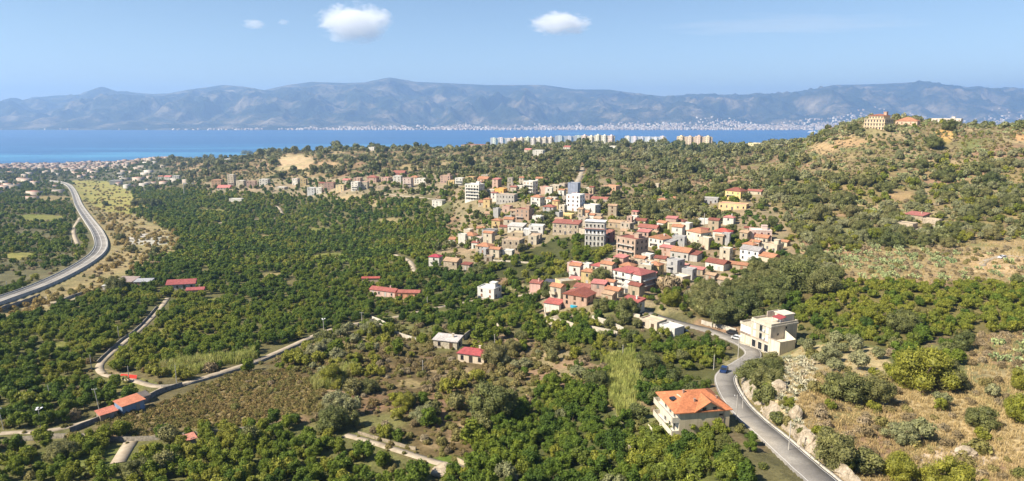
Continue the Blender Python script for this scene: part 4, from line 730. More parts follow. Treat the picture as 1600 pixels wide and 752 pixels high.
# --- hero: orange-roofed house by the road
def orange_house():
    P = ground(1060, 694); az = math.atan2(P.x, P.y); mpp = float(proj(*P)[2]) / F
    W, D = 10.5, 10.0; Hh = 6.5; rot = R(24) - az
    c_ = P + Matrix.Rotation(rot, 3, 'Z') @ Vector((W / 2, D / 2, 0)); FOOT.append((c_.x, c_.y, 7.6))
    BE = (.56, .47, .31); WH = (.60, .54, .43)
    r = thing('hillside_house', 'three-storey beige house with bright orange tiled roof by the road', 'house', (c_.x, c_.y, P.z), rot)
    ob('wall', mesh('wall', *boxes([(-W / 2, W / 2, -D / 2, D / 2, -4, Hh)]), [M_WALL]), r, color=BE)
    ob('white_front', mesh('white_front', *boxes([(-W / 2 - .06, -W / 2, -D / 2 + .02, D / 2 - .02, -4, Hh - .02)]), [M_WALL]), r, color=WH)
    # hip on the balcony side, ridge running across, cross gable over the blank wall
    x, y, h = W / 2 + .45, D / 2 + .35, 2.3; xl = -W / 2 - 1.1
    v = [(xl, -y, 0), (x, -y, 0), (x, y, 0), (xl, y, 0), (xl + 4.6, 0, h), (x - 3.6, 0, h), (xl, -y, -.18), (x, -y, -.18), (x, y, -.18), (xl, y, -.18)]
    f = [(0, 1, 5, 4), (1, 2, 5), (2, 3, 4, 5), (3, 0, 4), (6, 7, 1, 0), (7, 8, 2, 1), (8, 9, 3, 2), (9, 6, 0, 3), (9, 8, 7, 6)]
    rf = ob('roof', mesh('roof', v, f, [M_TILE]), r, (0, 0, Hh + .18), color=(.54, .205, .095))
    gx, gw, gh = .9, 3.0, 2.0
    ob('gable_wall', mesh('gable_wall', [(gx - gw + .2, -D / 2 - .03, Hh - .1), (gx + gw - .2, -D / 2 - .03, Hh - .1), (gx, -D / 2 - .03, Hh + gh), (gx - gw + .2, -D / 2 + 2.2, Hh - .1), (gx + gw - .2, -D / 2 + 2.2, Hh - .1), (gx, -D / 2 + 2.2, Hh + gh),
        (gx - gw + .2, -D / 2 - .03, Hh + .3), (gx + gw - .2, -D / 2 - .03, Hh + .3), (gx - gw + .2, -D / 2 + 2.2, Hh + .3), (gx + gw - .2, -D / 2 + 2.2, Hh + .3)], [(0, 1, 7, 2, 6), (0, 6, 8, 3), (1, 4, 9, 7)], [M_WALL]), r, color=BE)
    ob('gable_roof', mesh('gable_roof', [(gx - gw - .3, -y - .12, Hh + .16), (gx, -y - .12, Hh + gh + .2), (gx + gw + .3, -y - .12, Hh + .16), (gx - gw - .3, 0, Hh + .16), (gx, .1, Hh + gh + .2), (gx + gw + .3, 0, Hh + .16), (gx - gw - .3, -y - .12, Hh), (gx, -y - .12, Hh + gh + .04), (gx + gw + .3, -y - .12, Hh)],
        [(0, 1, 4, 3), (1, 2, 5, 4), (6, 7, 1, 0), (7, 8, 2, 1)], [M_TILE]), r, color=(.54, .205, .095))
    v = []
    for s in (-1, 1): ob('window', U_WIN, r, (gx + s * 1.1, -D / 2 - .03, Hh + .6), 0, (.8, 1, .55), (.08, .06, .05))
    for (wx, wz) in ((3.4, 5.6), (3.2, 2.9)): ob('window', U_WIN, r, (wx, -D / 2, wz), 0, (.75, 1, .4), (.08, .06, .05))
    ob('downpipe', mesh('downpipe', *boxes([(3.9, 4.0, -D / 2 - .1, -D / 2, -3, Hh)]), [M_METAL]), r, color=(.3, .22, .16))
    # recessed roof terraces cut in the hip: dormer cheeks and chimney stacks
    for (dx, dy) in ((-4.3, -1.5),):
        ob('dormer', mesh('dormer', *boxes([(-.9, .9, -.75, .75, 0, .5)]), [M_GLASS]), rf, (dx - .1, dy + 1.1, .55), R(8))
        ob('dormer_wall', mesh('dormer_wall', *boxes([(-.12, .12, -.8, .8, 0, .95)]), [M_WALL]), rf, (dx + .75, dy + 1.1, .5), R(8), color=WH)
    for (qx, qy, qz) in ((-1.3, -2.8, .8), (3.6, -2.4, .9), (-2.6, -.3, 1.7)):
        ob('chimney', mesh('chimney', *boxes([(-.16, .16, -.16, .16, 0, .8), (-.24, .24, -.24, .24, .8, .9)]), [M_WALL]), rf, (qx, qy, qz), color=(.35, .25, .2))
    for k, z in enumerate((1.9, 4.7)):
        balcony(r, W, D, z, -D / 2 + .1, D / 2 - .1, 1.5, WH, 'L')
        for s in (-2.8, -.6, 1.8): ob('balcony_door', U_WIN, r, (-W / 2 - .06, s, z + 1.15), -math.pi / 2, (1.1, 1, 2.2), (.5, .48, .45))
    for s in (-2.4, 1.2): ob('balcony_door', U_DOOR, r, (-W / 2 - .06, s, -.4), -math.pi / 2, (1.4, 1, 2.2), (.35, .2, .12))
    ob('porch_wall', mesh('porch_wall', *boxes([(-W / 2 - 2.6, -W / 2 - 2.4, -D / 2, D / 2, -4, -.3), (-W / 2 - 2.4, -W / 2, -D / 2, -D / 2 + .2, -4, -.3)]), [M_WALL]), r, color=(.7, .62, .5))
orange_house()

# --- hero: cream flat-roofed building by the bend
def cream_building():
    P = ground(1202, 554); az = math.atan2(P.x, P.y)
    rot = R(-44) - az; W, D, Hh = 8.4, 11.2, 8.9
    CR = (.53, .47, .37); c_ = P + Matrix.Rotation(rot, 3, 'Z') @ Vector((-W / 2, D / 2, 0)); FOOT.append((c_.x, c_.y, 8.6)); FOOT.append((c_.x - 6, c_.y + 4, 5))
    r = thing('roadside_building', 'cream three-storey building with roof terrace at the road bend', 'building', (c_.x, c_.y, P.z + .3), rot)
    ob('wall', mesh('wall', *boxes([(-W / 2, W / 2, -D / 2, D / 2, -4, Hh)]), [M_WALL]), r, color=CR)
    flat_roof(r, W, D, Hh, CR, (.55, .50, .40), .75)
    ob('cornice', mesh('cornice', *boxes([(-W / 2 - .25, W / 2 + .25, -D / 2 - .25, -D / 2 - .07, Hh - .45, Hh + .1), (W / 2 + .07, W / 2 + .25, -D / 2 - .07, D / 2 + .2, Hh - .45, Hh + .1)]), [M_CONC]), r, color=(.62, .56, .46))
    ob('stair_tower', mesh('stair_tower', *boxes([(-1.2, 2.9, 1.2, D / 2 - .25, Hh + .06, Hh + 2.5), (-1.5, 3.2, .9, D / 2 - .1, Hh + 2.5, Hh + 2.75)]), [M_WALL]), r, color=(.66, .58, .48))
    ob('roof_wall', mesh('roof_wall', *boxes([(-W / 2 + .2, -1.2, D / 2 - .5, D / 2 - .25, Hh + .06, Hh + 2.1), (-W / 2 + .2, -W / 2 + .45, .5, D / 2 - .5, Hh + .06, Hh + 2.1)]), [M_WALL]), r, color=(.6, .5, .42))
    ob('awning', mesh('awning', [(0.2, -1.6, Hh + 1.75), (3.8, -1.6, Hh + 1.75), (3.8, 1.1, Hh + 2.25), (.2, 1.1, Hh + 2.25), (.2, -1.6, Hh + 1.65), (3.8, -1.6, Hh + 1.65), (3.8, 1.1, Hh + 2.15), (.2, 1.1, Hh + 2.15)], [(0, 1, 2, 3), (7, 6, 5, 4), (0, 4, 5, 1), (1, 5, 6, 2), (3, 2, 6, 7), (0, 3, 7, 4)], [M_METAL]), r, color=(.30, .055, .06))
    for px_a in (.35, 3.65): ob('awning_post', mesh('awning_post', *tube((px_a, -1.5, Hh + .06), (px_a, -1.5, Hh + 1.68), .05, .05)), r).data.materials.append(M_METAL)
    # street front: French windows on the upper floors, shop doors below
    for k, z in enumerate((4.7, 7.3)):
        for i, x in enumerate((-2.7, 0, 2.7)):
            ob('window', U_SHUT if i != 1 else U_WIN, r, (x, -D / 2, z), 0, (1.15, 1, 1.9), (.62, .60, .56) if i != 1 else (.2, .2, .2))
        ob('air_conditioner', mesh('air_conditioner', *boxes([(-.45, .45, -.35, 0, -.35, .35)]), [M_METAL]), r, (1.35, -D / 2, z - .5), color=(.5, .5, .5))
    for x in (-2.7, 0, 2.7): ob('shop_door', U_WIN, r, (x, -D / 2, 1.4), 0, (1.9, 1, 2.5), (.6, .55, .48))
    ob('band', mesh('band', *boxes([(-W / 2 - .05, W / 2 + .05, -D / 2 - .12, -D / 2 + .01, 3.2, 3.5)]), [M_CONC]), r, color=(.5, .4, .32))
    for (y_, z_) in ((.8, 7.8), (-2.6, 6.0)): ob('window', U_WIN, r, (W / 2, y_, z_), math.pi / 2, (.6, 1, .6), (.1, .1, .1))
    ob('downpipe', mesh('downpipe', *boxes([(W / 2, W / 2 + .1, -D / 2 + 1.2, -D / 2 + 1.3, -2, Hh)]), [M_METAL]), r, color=(.3, .26, .22))
    # lower two-storey wing along the road
    ob('wing', mesh('wing', *boxes([(-W / 2 - 5.2, -W / 2, -D / 2 + .3, D / 2 - 1.5, -4, 6.3), (-W / 2 - 5.4, -W / 2, -D / 2 + .1, -D / 2 + .3, 6.0, 6.9), (-W / 2 - 5.4, -W / 2 - 5.2, -D / 2 + .3, D / 2 - 1.5, 6.0, 6.9), (-W / 2 - 5.2, -W / 2, D / 2 - 1.5, D / 2 - 1.3, 6.0, 6.9)]), [M_WALL]), r, color=CR)
    ob('wing_band', mesh('wing_band', *boxes([(-W / 2 - 5.3, -W / 2 - .02, -D / 2 + .05, -D / 2 + .29, 3.1, 3.5)]), [M_CONC]), r, color=(.35, .27, .22))
    for x in (-W / 2 - 3.9, -W / 2 - 1.5): ob('roller_blind', U_SHUT, r, (x, -D / 2 + .3, 4.9), 0, (2.1, 1, 2.1), (.85, .85, .84)); ob('garage_door', U_SHUT, r, (x, -D / 2 + .3, 1.4), 0, (1.8, 1, 2.5), (.66, .58, .46))
    # terrace block towards the slope
    x0 = W / 2
    ob('terrace', mesh('terrace', *boxes([(x0 + .02, x0 + 4.6, -D / 2 - .6, D / 2 - 5.4, -5, 4.2), (x0 + .02, x0 + 4.6, -D / 2 - .6, -D / 2 - .4, 4.2, 5.3), (x0 + 4.4, x0 + 4.6, -D / 2 - .4, D / 2 - 5.4, 4.2, 5.3)]), [M_WALL]), r, color=(.70, .62, .49))
    ob('terrace_wall', mesh('terrace_wall', [(x0 + .02, D / 2 - 5.4, 4.2), (x0 + 4.6, D / 2 - 5.4, 4.2), (x0 + 4.6, D / 2 - 5.4, 5.3), (x0 + .02, D / 2 - 5.4, 7.0), (x0 + .02, D / 2 - 5.2, 4.2), (x0 + 4.6, D / 2 - 5.2, 4.2), (x0 + 4.6, D / 2 - 5.2, 5.3), (x0 + .02, D / 2 - 5.2, 7.0)], [(0, 1, 2, 3), (7, 6, 5, 4), (3, 2, 6, 7), (1, 5, 6, 2), (0, 3, 7, 4)], [M_WALL]), r, color=(.72, .64, .52))
    ob('terrace_coping', mesh('terrace_coping', *boxes([(x0 - .1, x0 + 4.75, -D / 2 - .75, -D / 2 - .3, 5.3, 5.42)]), [M_CONC]), r, color=(.45, .38, .30))
    ob('downpipe', mesh('downpipe', *boxes([(x0 + .6, x0 + .7, -D / 2 - .7, -D / 2 - .6, -3, 5.2)]), [M_METAL]), r, color=(.3, .26, .22))
    Pg = ground(1262, 550); 
cream_building()

# --- hero: ornate grey palazzo, big red-roofed house, hilltop hotel
def palazzo():
    r, W, D, Hh = house(930, 386, 33, 43, -10, 'flat', (.52, .50, .46), (.66, .65, .63), 'grey palazzo with white top storey and rows of tall windows', name='palazzo', cat='palazzo', group=None, ratio=.6, win='', floors=4)
    ob('white_storey', mesh('white_storey', *boxes([(-W / 2 - .05, W / 2 + .05, -D / 2 - .05, D / 2 + .05, Hh * .52, Hh * .74)]), [M_WALL]), r, color=(.74, .74, .76))
    ob('attic_canopy', mesh('attic_canopy', *boxes([(-W / 2 - .5, W / 2 + .5, -D / 2 - .5, D / 2 + .3, Hh + .55, Hh + .8)]), [M_FLAT]), r, color=(.72, .71, .7))
    ob('terrace', mesh('terrace', *boxes([(-W / 2 - .6, W / 2 + .6, -D / 2 - 1.1, -D / 2 - .06, Hh * .74, Hh * .76)]), [M_CONC]), r, color=(.4, .2, .17))
    ob('cornice', mesh('cornice', *boxes([(-W / 2 - .3, W / 2 + .3, -D / 2 - .35, -D / 2 - .06, Hh * .49, Hh * .52)]), [M_CONC]), r, color=(.55, .52, .47))
    for k, (z, h_) in enumerate(((Hh * .12, 2.3), (Hh * .36, 2.3), (Hh * .62, 1.6), (Hh * .88, 1.5))):
        for i in range(5): ob('window', U_WIN, r, (-W / 2 + W * (i + .5) / 5, -D / 2 - (.05 if k == 2 else 0), z), 0, (1.15, 1.2, h_), (.6, .55, .46))
        for i in range(3): ob('window', U_WIN, r, (W / 2 + (.05 if k == 2 else 0), -D / 2 + D * (i + .5) / 3, z), math.pi / 2, (1.1, 1.2, h_ * .8), (.5, .46, .4))
palazzo()
def red_house():
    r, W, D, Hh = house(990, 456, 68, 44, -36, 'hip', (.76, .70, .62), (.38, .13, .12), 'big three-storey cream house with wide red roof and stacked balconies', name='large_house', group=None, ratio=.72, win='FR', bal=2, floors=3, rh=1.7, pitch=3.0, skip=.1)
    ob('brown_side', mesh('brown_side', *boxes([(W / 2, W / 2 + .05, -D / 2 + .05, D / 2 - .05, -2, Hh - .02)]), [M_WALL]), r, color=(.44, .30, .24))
    for k in (1, 2): balcony(r, W, D, k * Hh / 3, -D * .4, D * .4, 1.3, None, 'R')
    ob('stair_bay', mesh('stair_bay', *boxes([(-.3, 2.6, -D / 2 - .7, -D / 2, -2, Hh + .3)]), [M_WALL]), r, color=(.80, .77, .72))
    ob('bay_roof', mesh('bay_roof', *hip_roof(3.4, 5.5, .8, .2, .1, 'shed'), [M_TILE]), r, (1.2, -D / 2 + 1.6, Hh + .4), color=(.44, .12, .12))
red_house()
def hotel():
    P = ground(1372, 203); az = math.atan2(P.x, P.y); rot = R(-30) - az; mpp = float(proj(*P)[2]) / F
    W, D = 20.0, 15.0; Hh = 13.5; c_ = P + Vector((P.x, P.y, 0)).normalized() * 11; c_.z = P.z - .5; FOOT.append((c_.x, c_.y, 17))
    HC = (.62, .45, .28)
    r = thing('hilltop_hotel', 'ornate ochre hotel with arched windows on the hill crest', 'hotel', tuple(c_), rot)
    ob('wall', mesh('wall', *boxes([(-W / 2, W / 2, -D / 2, D / 2, -5, Hh * .78), (-W * .36, W * .36, -D * .36, D * .42, Hh * .78, Hh)]), [M_WALL]), r, color=HC)
    for z in (Hh * .26, Hh * .52, Hh * .78): ob('cornice', mesh('cornice', *boxes([(-W / 2 - .5, W / 2 + .5, -D / 2 - .5, D / 2 + .5, z - .2, z + .12)]), [M_CONC]), r, color=(.80, .68, .5))
    ob('roof', mesh('roof', *hip_roof(W * .74, D * .8, 1.6, .6, .2, 'hip'), [M_TILE]), r, (0, D * .03, Hh + .2), color=(.35, .15, .1))
    ob('turret', mesh('turret', *boxes([(-1.4, 1.4, -1.4, 1.4, 0, 3.6), (-1.7, 1.7, -1.7, 1.7, 3.6, 3.9)]), [M_WALL]), r, (W * .26, D * .1, Hh), color=(.55, .36, .26))
    for k in range(3):
        z = Hh * (.14 + .26 * k)
        for i in range(7): ob('window', U_WIN, r, (-W / 2 + W * (i + .5) / 7, -D / 2, z), 0, (1.5, 1.4, 2.2), (.82, .7, .52))
        for i in range(5): ob('window', U_WIN, r, (W / 2, -D / 2 + D * (i + .5) / 5, z), math.pi / 2, (1.5, 1.4, 2.2), (.6, .5, .4))
    for i in range(5): ob('window', U_WIN, r, (-W * .36 + W * .72 * (i + .5) / 5, -D * .36, Hh * .89), 0, (1.5, 1.4, 1.8), (.8, .7, .55))
    for s in range(6): ob('pilaster', mesh('pilaster', *boxes([(-.22, .22, -.2, 0, -1, Hh * .76)]), [M_CONC]), r, (-W / 2 + W * (s + 1) / 7, -D / 2, 0), color=(.80, .68, .5))
hotel()
# small things on the valley tracks
def shed_row():
    for (px, py, wp, dp, hh, rot, wc_, rc_, lb) in ((197, 646, 34, .6, 2.6, 24, (.22, .30, .44), (.62, .24, .14), 'blue-walled shack with orange tin roof by the track'), (163, 657, 24, .5, 1.9, 18, (.3, .25, .2), (.60, .22, .15), 'low open lean-to with orange tin roof beside the shack'), (218, 631, 18, .6, 1.9, 22, (.25, .22, .2), (.16, .14, .13), 'dark tin-roofed lean-to against the blue-walled shack'), (293, 697, 16, .6, 1.6, 15, TAN, (.62, .27, .2), 'small hut with salmon roof below the long stone wall')):
        P = ground(px, py); az = math.atan2(P.x, P.y); mpp = float(proj(*P)[2]) / F; W = wp * mpp; D = W * dp + .6
        r = thing('tin_shack', lb, 'shed', (P.x, P.y + D / 2, P.z), R(rot) - az, 'shacks along the track'); FOOT.append((P.x, P.y + D / 2, W * .6))
        ob('wall', mesh('wall', *boxes([(-W / 2, W / 2, -D / 2, D / 2, -1, hh)]), [M_WALL]), r, color=wc_)
        ob('roof', mesh('roof', [(-W / 2 - .3, -D / 2 - .4, hh), (W / 2 + .3, -D / 2 - .4, hh), (W / 2 + .3, D / 2 + .3, hh + .5), (-W / 2 - .3, D / 2 + .3, hh + .5), (-W / 2 - .3, -D / 2 - .4, hh - .08), (W / 2 + .3, -D / 2 - .4, hh - .08), (W / 2 + .3, D / 2 + .3, hh + .42), (-W / 2 - .3, D / 2 + .3, hh + .42)], [(0, 1, 2, 3), (7, 6, 5, 4), (0, 4, 5, 1), (1, 5, 6, 2), (2, 6, 7, 3), (3, 7, 4, 0)], [M_TILE]), r, color=rc_)
        ob('door', U_DOOR, r, (W * .2, -D / 2, .9), 0, (.9, 1, 1.8), (.3, .28, .26))
shed_row()

# ------------------------------------------------------------------ village infill: the small houses and sheds between the named ones
def short(lb): 
    w_ = lb.split()
    for k, q in enumerate(w_):
        if k > 2 and q in ('with', 'beside', 'above', 'below', 'behind', 'near', 'at', 'in', 'on', 'by', 'next', 'between', 'rising', 'among', 'of', 'amid', 'just', 'directly', 'under', 'from', 'alone', 'wedged', 'squeezed', 'nearest', 'along'): return ' '.join(w_[:k])
    return ' '.join(w_[:6])
def infill():
    big = [(o.location.copy(), short(o['label']), o['label']) for o in list(COL.objects) if o.get('category') in ('house', 'palazzo') and o.get('group') in ('village houses', None)]
    rng = random.Random(5); used = set(); n = 0
    polyv = [(700, 284), (760, 283), (900, 290), (1000, 345), (1090, 352), (1215, 372), (1225, 400), (1150, 432), (1080, 436), (1040, 462), (900, 485), (850, 470), (890, 440), (960, 405), (970, 385), (880, 372), (800, 405), (690, 416), (720, 365), (790, 350), (740, 320)]
    kinds = [('gable', TAN, T_TAN, 'tan', 'tan-roofed'), ('flat', (.44, .38, .31), T_TAN, 'sand-coloured', 'flat-roofed'), ('flat', WHITE, T_LG, 'white', 'flat-roofed'), ('flat', CREAM, T_TAN, 'cream', 'flat-roofed'), ('gable', CREAM, T_OR, 'cream', 'orange-roofed'), ('gable', TAN, T_BROWN, 'tan', 'brown-roofed'), ('shed', WHITE, T_RED, 'white', 'red-roofed'), ('flat', GREY, T_GREY, 'grey', 'flat-roofed'), ('shed', PINK, T_PINK, 'pink', 'salmon-roofed'), ('gable', WHITE, T_OR, 'white', 'orange-roofed'), ('flat', CREAM, T_LG, 'pale cream', 'grey flat-roofed'), ('hip', YEL, T_OR, 'yellow', 'orange-roofed'), ('gable', STONE, T_TAN, 'stone', 'tan-roofed')]
    for t in range(2400):
        if n >= 105: break
        px, py = rng.uniform(690, 1225), rng.uniform(284, 485)
        if not inpoly(np.array([px]), np.array([py]), polyv)[0]: continue
        P = ground(px, py); mpp = float(proj(*P)[2]) / F; w_m = rng.uniform(5, 9)
        if any((P.x - q[0]) ** 2 + (P.y + 3 - q[1]) ** 2 < (q[2] * .92 + w_m * .45) ** 2 for q in FOOT): continue
        dr, _z = near_line(np.array([P.x]), np.array([P.y]), ROAD, 3)
        if dr[0] < 7: continue
        k = rng.choice(kinds); big.sort(key=lambda q: (q[0] - P).length)
        ok = None
        for nb in big[:3]:
            lb = f'small {k[3]} {k[4]} house close to the {nb[1]}'
            if lb not in used and len(lb.split()) <= 16: ok = lb; break
        if not ok: continue
        used.add(ok); n += 1
        house(px, py, w_m / mpp, rng.uniform(4.2, 9.5) / mpp, rng.uniform(-40, -12), k[0], k[1], k[2], ok, ratio=rng.uniform(.6, .95), bal=rng.choice((0, 0, 1)), pos=P, tank=rng.random() < .3)
infill()

# ------------------------------------------------------------------ walls, poles, cars
def wall_line(pts, h, t, col, label, m=None, name='stone_wall', lift=0.0, step=1.5, on=None):
    col = tuple(q * .78 for q in col); h *= .85; t *= .8; L = polyline([tuple(ground(*p)) for p in pts], step); L[:, 2] = H(L[:, 0], L[:, 1]) + lift
    L[:, 2] += RNG.uniform(-.08, .08, len(L)) if m is None else 0
    o = ob(name, fast_mesh(name, *ribbon(L, [(-t / 2, -2.0), (-t / 2, h), (t / 2, h), (t / 2, -2.0)]), [m or M_STONE]), color=col); tag(o, label, 'wall', 'field and terrace walls'); return o
WTAN = (.42, .36, .27)
wall_line(((30, 690), (110, 684), (200, 690), (300, 682), (380, 674), (430, 668)), 1.3, .5, (.34, .30, .24), 'long stone wall under the brown weedy field')
wall_line(((215, 634), (250, 615), (285, 604)), 1.6, .4, (.26, .24, .21), 'dark wall climbing from the shack to the track junction')
wall_line(((110, 676), (150, 660), (190, 645)), 1.5, .4, (.22, .21, .19), 'dark wall below the lean-to along the track')
wall_line(((252, 606), (300, 600), (400, 569), (500, 526), (560, 510)), .8, .4, (.40, .36, .30), 'low wall along the track through the groves')
wall_line(((582, 502), (600, 510), (612, 521)), 2.6, .4, (.62, .56, .46), 'pale high wall at the end of the track', M_CONC)
wall_line(((560, 512), (585, 504)), 2.2, .4, (.45, .40, .32), 'tan wall closing the yard at the track end', M_CONC)
wall_line(((614, 522), (650, 534), (672, 542)), 1.7, .4, (.5, .45, .37), 'broken pale wall leading to the stone shed', M_CONC)
wall_line(((152, 568), (186, 536), (214, 515), (246, 480)), 1.0, .4, (.36, .32, .27), 'field wall beside the track by the dark grove')
wall_line(((715, 722), (740, 735), (775, 744), (810, 750)), 1.2, .4, (.52, .42, .28), 'curved ochre wall at the dark grove edge', M_CONC)
wall_line(((560, 678), (600, 690), (650, 704)), .9, .4, (.34, .28, .2), 'crumbling wall below the wild scrub')
wall_line(((725, 532), (740, 522), (756, 528), (768, 535)), 2.6, .4, (.50, .43, .32), 'roofless ruin wall behind the stone shed')
wall_line(((852, 490), (855, 505), (885, 512), (900, 518)), 3.2, .5, (.56, .49, .38), 'retaining wall under the maroon-roofed house')
wall_line(((905, 515), (940, 520), (965, 526)), 2.2, .5, (.54, .48, .38), 'retaining wall below the garden terraces')
wall_line(((925, 500), (950, 508), (975, 520)), 2.2, .5, (.60, .54, .44), 'upper retaining wall of the garden terraces')
wall_line(((975, 478), (985, 492), (1000, 497)), 1.6, .4, (.62, .56, .46), 'pale wall in front of the low red-roofed white house', M_CONC)
wall_line(((1096, 506), (1125, 513), (1150, 520)), 1.8, .4, (.58, .52, .43), 'concrete wall along the road under the wood', M_CONC)
wall_line(((765, 408), (800, 410), (828, 412)), 1.2, .4, (.52, .46, .36), 'pale wall below the square stone house', M_CONC)
wall_line(((640, 430), (680, 424), (700, 430)), 1.0, .4, (.5, .44, .34), 'garden wall below the crimson-roofed house', M_CONC)
wall_line(((765, 503), (776, 512), (782, 522)), 2.5, .5, (.62, .52, .38), 'bare ochre bank wall in the grove', M_CONC)
wall_line(((1400, 362), (1425, 372), (1450, 360)), 1.4, .4, (.48, .40, .3), 'terrace wall below the hillside farmstead')
wall_line(((975, 690), (985, 705), (990, 720)), 1.2, .4, (.58, .50, .38), 'pale garden wall beside the orange-roofed house', M_CONC)
wall_line(((0, 487), (30, 478), (62, 466)), 2.6, .5, (.30, .27, .24), 'dark flood wall below the main road', M_CONC)
wall_line(((85, 478), (110, 466), (140, 456)), 1.5, .5, (.42, .38, .33), 'broken flood wall in the dry river bed', M_CONC)
# rock face above the road: a rough strip following the cut
def rock_face():
    L = ROAD[8:112]; T = np.gradient(L[:, :2], axis=0); T /= np.linalg.norm(T, axis=1)[:, None]; S = np.stack([T[:, 1], -T[:, 0]], 1)
    n, m = len(L) * 2, 16; Vv = np.zeros((n, m, 3)); tt_ = np.linspace(0, len(L) - 1.001, n)
    for i, t in enumerate(tt_):
        k = int(t); f = t - k; p = L[k] * (1 - f) + L[k + 1] * f; s = S[k] * (1 - f) + S[k + 1] * f
        env_ = min(1, i / 16, (n - 1 - i) / 16); hh = (1.2 + 2.2 * float(vnoise(np.array([t / 9.0]), np.array([.5]), 4)[0])) * (.25 + .75 * env_)
        for j in range(m):
            q = j / (m - 1); off = 3.7 + q * 2.0; z = -.7 + q * (hh + .7)
            e = float(fbm(np.array([t / 3.0]), np.array([q * 3.0]), 8, 4)[0])
            x = p[0] + s[0] * (off + e * 2.2); y = p[1] + s[1] * (off + e * 2.2)
            zz = p[2] + z + e * .8
            if j == m - 1: zz = min(zz, float(H(x, y)[0]) - .4); x += s[0] * 1.5; y += s[1] * 1.5
            Vv[i, j] = (x, y, zz)
    idx = np.arange(n * m).reshape(n, m); Fq = np.stack([idx[:-1, :-1], idx[:-1, 1:], idx[1:, 1:], idx[1:, :-1]], -1).reshape(-1, 4)
    o = ob('rock_face', fast_mesh('rock_face', Vv.reshape(-1, 3), Fq, [M_ROCK])); tag(o, 'pale crumbling rock face along the inner side of the road', 'rock face')
rock_face()
def boulder(px, py, wpx, hpx, label, seed):
    P = ground(px, py); mpp = float(proj(*P)[2]) / F
    import bmesh
    bm = bmesh.new(); bmesh.ops.create_icosphere(bm, subdivisions=4, radius=1)
    for v in bm.verts:
        e = sum(math.sin(v.co.x * a * 2.1 + seed * a) * math.sin(v.co.y * a * 1.9 + seed) * math.cos(v.co.z * a * 2.3 - seed) / a for a in (1, 2.1, 4.3, 8.1)) * .32
        v.co *= 1 + e
    me = bpy.data.meshes.new('outcrop'); bm.to_mesh(me); bm.free(); me.materials.append(M_ROCK)
    o = ob('outcrop', me, None, (P.x, P.y + wpx * mpp * .25, P.z + hpx * mpp * .2), seed, (wpx * mpp * .5, wpx * mpp * .35, hpx * mpp * .6)); tag(o, label, 'rock', 'pale rock outcrops')
boulder(1222, 612, 34, 14, 'white rock outcrop at the top of the road bend', 1.3); boulder(1245, 655, 22, 20, 'white rock seam beside the agaves', 2.1); boulder(1520, 715, 40, 14, 'white rock outcrop in the dry grass slope', 3.7)
boulder(878, 508, 60, 9, 'pale rock ledge under the maroon-roofed house', 4.4); boulder(1262, 700, 26, 34, 'pale rock lump at the foot of the road cut', 5.2); boulder(700, 744, 50, 14, 'broken pale rubble by the green strip', 6.1)

def pole(px, py, hpx, label, lamp=False, arm=False, lean=0.0):
    P = ground(px, py); mpp = float(proj(*P)[2]) / F; h = max(4.5, hpx * mpp * 1.04); sc = max(1.0, mpp / .16)
    r = thing('utility_pole', label, 'pole', tuple(P), 0, 'poles'); r.rotation_euler = (0, lean, 0)
    ob('shaft', mesh('shaft', *tube((0, 0, -1), (0, 0, h), .11 * sc, .075 * sc, 8), [M_CONC]), r, color=(.55, .52, .47))
    if lamp:
        ob('lamp_arm', mesh('lamp_arm', *join([tube((0, 0, h), (0, -.6, h + .35), .04, .04), tube((0, 0, h), (.5, .4, h + .3), .04, .04), tube((0, 0, h), (-.5, .4, h + .3), .04, .04)]), [M_METAL]), r, color=(.5, .5, .5))
        for (x, y) in ((0, -.6), (.5, .4), (-.5, .4)): ob('lamp_head', mesh('lamp_head', *boxes([(-.22, .22, -.3, .3, -.06, .1)]), [M_METAL]), r, (x, y, h + .38), color=(.8, .8, .8))
    if arm:
        a = ob('cross_arm', mesh('cross_arm', *boxes([(-.7, .7, -.05, .05, -.05, .05)]), [M_METAL]), r, (0, 0, h - .3), color=(.35, .33, .3))
        for x in (-.6, 0, .6): ob('insulator', mesh('insulator', *tube((0, 0, 0), (0, 0, .25), .05, .04)), a, (x, 0, .05)).data.materials.append(M_METAL)
    return r, h
POLES = {}
